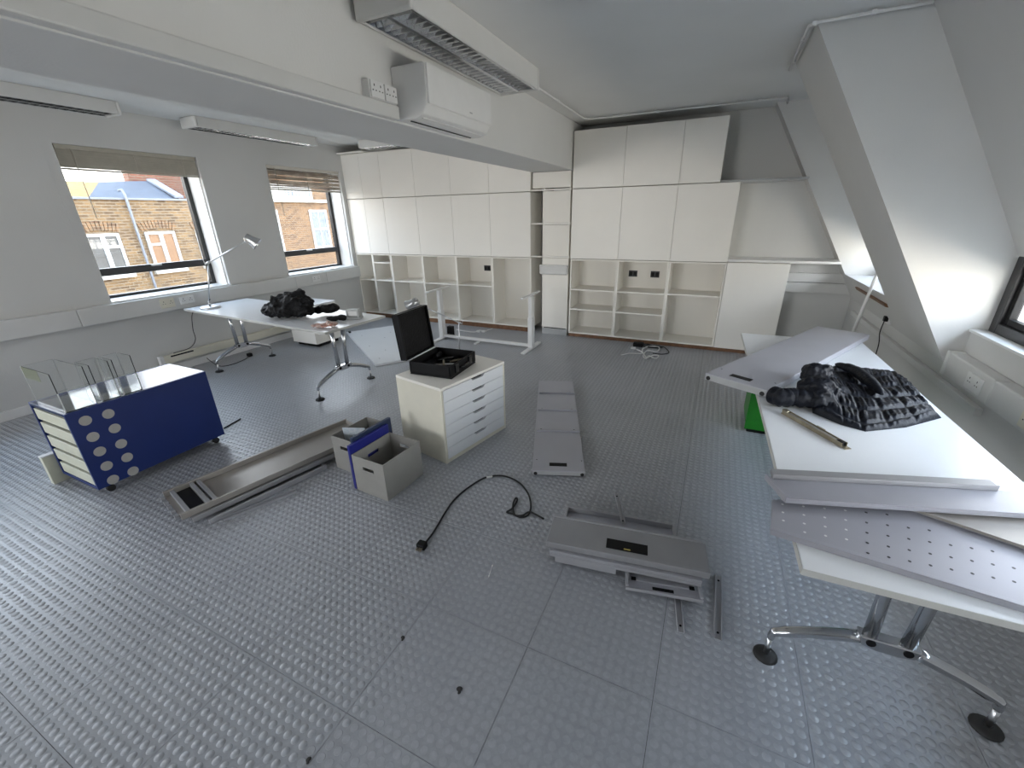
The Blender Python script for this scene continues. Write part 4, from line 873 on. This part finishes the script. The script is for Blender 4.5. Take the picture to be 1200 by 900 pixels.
# sheets on the near end
def sheet(name, label, corners, z, h, m, lips=(), group='grey sheets on the loaded desk', cat='metal panel'):
    P = [fl(u, v, z+h) for u, v in corners]; p0 = Vector((P[0].x, P[0].y, z)); t = thing(name, label, cat, p0, 0, group)
    Q = [Vector((p.x-p0.x, p.y-p0.y, 0)) for p in P]; B().prism(Q, (0, 0, h)).build('panel_body', m, t, .0015)
    for i, j, hh_, ww in lips:
        e_ = (Q[j]-Q[i]).normalized(); n_ = Vector((-e_.y, e_.x, 0)); c_ = sum(Q, Vector())/len(Q); n_ = n_ if (c_-Q[i]).dot(n_) > 0 else -n_
        B().prism([Q[i]+Vector((0, 0, h)), Q[j]+Vector((0, 0, h)), Q[j]+n_*ww+Vector((0, 0, h)), Q[i]+n_*ww+Vector((0, 0, h))], (0, 0, hh_)).build('lip', m, t, .001)
    return t, Q, P
z1 = ZT+.0006
t, Q, P = sheet('perforated_sheet', 'white-grey perforated metal sheet on the corner of the loaded desk', [(903, 622), (1290, 740), (1290, 672), (1060, 594), (905, 585)], z1, .014, 'steel_sheet', [(0, 1, .006, .012), (2, 3, .006, .012)])
hb = B()
for i in range(14):
    for j in range(5):
        u, v = 917+i*24.5+j*.5, 591+i*2.4+j*(9.5+i*.6)
        if u < 1040 or j < 5:
            p = fl(u, v, z1+.014)
            e0 = P[0]; 
            d1 = (P[1]-P[0]).normalized(); side = (p-P[0]).dot(Vector((-d1.y, d1.x, 0))); top_ = (P[3]-p).dot(Vector((-(P[3]-P[2]).normalized().y, (P[3]-P[2]).normalized().x, 0)))
            if side > .03 and (u < 1055 or (v-594) > (u-1060)*.34+14):
                q = Vector((p.x-t.location.x, p.y-t.location.y, .014)); hb = B().cyl(q-Vector((0, 0, .001)), q+Vector((0, 0, .0006)), .0038, 10).build('hole', 'dark_frame' if u > 1010 else 'plastic_white', t)
t, Q, P = sheet('metal_board', 'warm grey folded sheet under the channel panel', [(1062, 595), (1300, 676), (1300, 640), (1180, 594)], z1+.0205, .003, 'steel_warm', [(0, 1, .006, .008)])
t, Q, P = sheet('metal_channel', 'grey channel panel lying across the loaded desk', [(921, 586), (1330, 612), (1330, 584), (896, 558)], z1+.031, .012, 'steel_sheet', [(0, 1, .006, .008), (3, 0, .010, .006)])
t, Q, P = sheet('flat_rail', 'long slim grey rail lying on the channel panel', [(906, 557), (1172, 571), (1160, 562), (903, 549)], z1+.0435, .014, 'steel_grey_b', [(0, 1, .004, .006)])
# green cabinet under the desk, pole in the corner
gc = fl(871, 506); t = thing('green_pedestal', 'bright green metal pedestal under the loaded desk', 'cabinet', (gc.x, gc.y, 0)); B().box((0, 0, .03), (.40, .014, .676)).build('front_panel', 'green', t, .004); B().box((.012, .014, .035), (.39, .42, .676)).build('body', 'green', t, .003); B().box((.02, .02, 0), (.38, .40, .034)).build('base_recess', 'black', t); B().box((0, -.004, .03), (.012, .0, .676)).build('edge_trim', 'green', t)
o = B().cyl((1.16, 4.62, 0), (1.305, 4.62, 1.62), .013, 10).build('pole', 'white_paint'); 
tag(o, 'thin white pole leaning in the far window recess', 'pole')
# ------------------------------------------------------------------ street outside
XF = -15.
def F(u, v): q = onX(u, v, XF); return q.y, q.z
def facade_window(label, y0, y1, z0, z1, kind, X=XF, arch=True, group='windows across the street'):
    t = thing('facade_window', label, 'window', (X+.002, (y0+y1)/2, z0), 0, group); w, h = (y1-y0)/2, z1-z0; f = .07
    b = B(); b.box((0, -w, 0), (.05, -w+f, h)); b.box((0, w-f, 0), (.05, w, h)); b.box((0, -w+f, h-f), (.05, w-f, h)); b.box((0, -w+f, 0), (.05, w-f, f)); b.build('window_frame', 'upvc', t)
    m = 'pane_dark' if kind == 'dark' else ('pane_wood' if kind == 'wood' else 'curtain')
    if kind == 'sash':
        B().box((.0, -w+f, h*.48), (.06, w-f, h*.53)).build('meeting_rail', 'upvc', t)
        for a, c in ((f, h*.48), (h*.53, h-f)): B().box((0, -w+f, a), (.02, -.012, c)).build('pane', m, t); B().box((0, .012, a), (.02, w-f, c)).build('pane', m, t); B().box((0, -.012, a), (.03, .012, c)).build('glazing_bar', 'upvc', t)
    else:
        B().box((0, -.05, f), (.055, .05, h-f)).build('mullion', 'upvc', t)
        a, c = (.05, w-f) if kind == 'dark' else (-w+f, -.05)
        B().box((0, a, h*.64), (.055, c, h*.70)).build('vent_bar', 'upvc', t)
        B().box((0, a, f), (.02, c, h*.64)).build('pane', m, t); B().box((0, a, h*.70), (.02, c, h-f)).build('pane', m, t)
        a, c = (-w+f, -.05) if kind == 'dark' else (.05, w-f); B().box((0, a, f), (.02, c, h-f)).build('pane', m, t)
    B().box((-.001, -w-.05, -.12), (.12, w+.05, -.02)).build('sill', 'stone_white', t)
    return t
y0, zp = F(87, 233); zg = -9.
t = thing('brick_house', 'yellow brick house with slate roof across the street', 'building', (XF, 0, 0)); ysp = F(300, 250)[0]
B().box((-.3, -14, zg), (0, ysp, zp)).build('front_wall', 'brick_yellow', t); B().box((-.32, -14, zp), (.05, ysp, zp+.05)).build('parapet_coping', 'lead', t)
yr0, zr = F(116, 213); yr1 = F(178, 213)[0]; yr2 = F(216, 232)[0]
def behind(u, v, X): q = onX(u, v, X); return (X-XF, q.y, q.z)
Xr = XF-1.5
rt = [behind(116, 213, Xr), behind(172, 212, Xr), (-.35, F(218, 231)[0], zp+.06), (-.35, F(112, 231)[0], zp+.06)]
B().prism(rt, (0, 0, -.08)).build('slate_roof', 'slate', t)
rt = [behind(60, 212, Xr), behind(116, 213, Xr), (-.35, F(112, 231)[0], zp+.06), (-.35, F(60, 231)[0], zp+.06)]; B().prism(rt, (0, 0, -.08)).build('tiled_roof', 'tile_sunlit', t)
vv = [behind(172, 212, Xr), behind(182, 212, Xr), (-.30, F(222, 231)[0], zp+.09), (-.30, F(212, 231)[0], zp+.09)]; B().prism(vv, (0, 0, .06)).build('lead_valley', 'lead', t)
q0 = behind(150, 206, Xr-.4); q1 = behind(240, 206, Xr-.4); B().box((q0[0]-.3, q0[1], zg), (q0[0], q1[1]+1.5, behind(150, 180, Xr-.4)[2])).build('gable_wall', 'brick_red', t)
p0, p1 = F(143, 228), F(176, 338); b = B(); b.tube([(-.1, p0[0], p0[1]+.1), (.05, p0[0], p0[1]+.12), (.09, p0[0]+.02, p0[1]), (.09, p0[0]+.03, p1[1]-2)], .032, 8); b.build('drain_pipe', 'lead', t)
ya, yb_ = F(104, 274)[0], F(140, 275)[0]; wA = F(203, 271)[0]-F(168, 272)[0]; zt_, zb_ = F(168, 272)[1], F(182, 316)[1]
yB0 = F(168, 272)[0]; yC = F(228, 270)[0]; pitch = yC-yB0
for i, (yy, kd, lab) in enumerate(((yB0-pitch, 'dark', 'white framed house window with dark panes left of the drain pipe'), (yB0, 'wood', 'white framed house window with brown blinds inside'), (yC, 'curtain', 'white framed house window nearest the signboard house'))):
    facade_window(lab, yy, yy+wA, zb_, zt_, kd)
    a = thing('brick_arch', 'soldier brick arch over the house window, %s from the drain pipe side' % nm[i], 'arch', (XF, yy+wA/2, zt_+.07)); a['group'] = 'brick arches across the street'
    for k in range(11):
        an = (k-5)*.055; B().box((.002, -.035, .02), (.03, .035, .24), Matrix.Translation((0, (k-5)*wA/10, -abs(k-5)**2*.0025)) @ Matrix.Rotation(-an, 4, 'X')).build('brick', 'brick_orange', a)
t = thing('signboard_house', 'orange brick house with white signboard across the street', 'building', (XF, 0, 0))
ys0 = ysp; zb0, zb1 = F(319, 233)[1], F(319, 222)[1]
B().box((-.3, ys0+.001, zg), (.0, 30, zb1+.9)).build('front_wall', 'brick_orange', t); B().box((0, ys0+.2, zb0-.10), (.14, 30, zb0)).build('cornice', 'stone_white', t)
ye = F(364, 228)[0]; sb = B().box((0, ys0+.25, zb0+.01), (.08, ye, zb1+.25)).build('signboard', 'stone_white', t)
yl0, yl1 = F(331, 226)[0], F(360, 229)[0]
for k in range(8):
    yy = yl0+(yl1-yl0)*k/7; B().box((.08, yy, zb0+.12), (.084, yy+.09, zb0+.34)).build('faded_letter', 'curtain', sb)
zt2, zb2 = F(360, 246)[1], F(381, 290)[1]; wa, wb_ = F(361, 246)[0], F(381, 246)[0]
facade_window('tall white sash window with curtains beside the drawn blind', wa, wb_, zb2, zt2, 'sash'); pw = wb_-wa
xL = F(332, 285)[0]; facade_window('tall white sash window at the left of the signboard house', xL-pw, xL, zb2, zt2, 'sash')
o = B().box((XF-20, -30, zg-.3), (20, 45, zg)).build('ground', 'paving'); o['kind'] = 'structure'
# railing outside the low window
t = thing('railing', 'dark metal grid railing outside the low window', 'railing', (3.2, 0, 0)); 
for z in (.55, .75, .95, 1.15): B().cyl((0, 1., z), (0, 9, z), .012, 6).build('rail', 'dark_frame', t)
for k in range(27): B().cyl((0, 1.+k*.3, .0), (0, 1.+k*.3, 1.2), .012, 6).build('post', 'dark_frame', t)
B().box((-.2, .5, -.2), (.2, 9.5, 0)).build('kerb', 'stone_white', t)
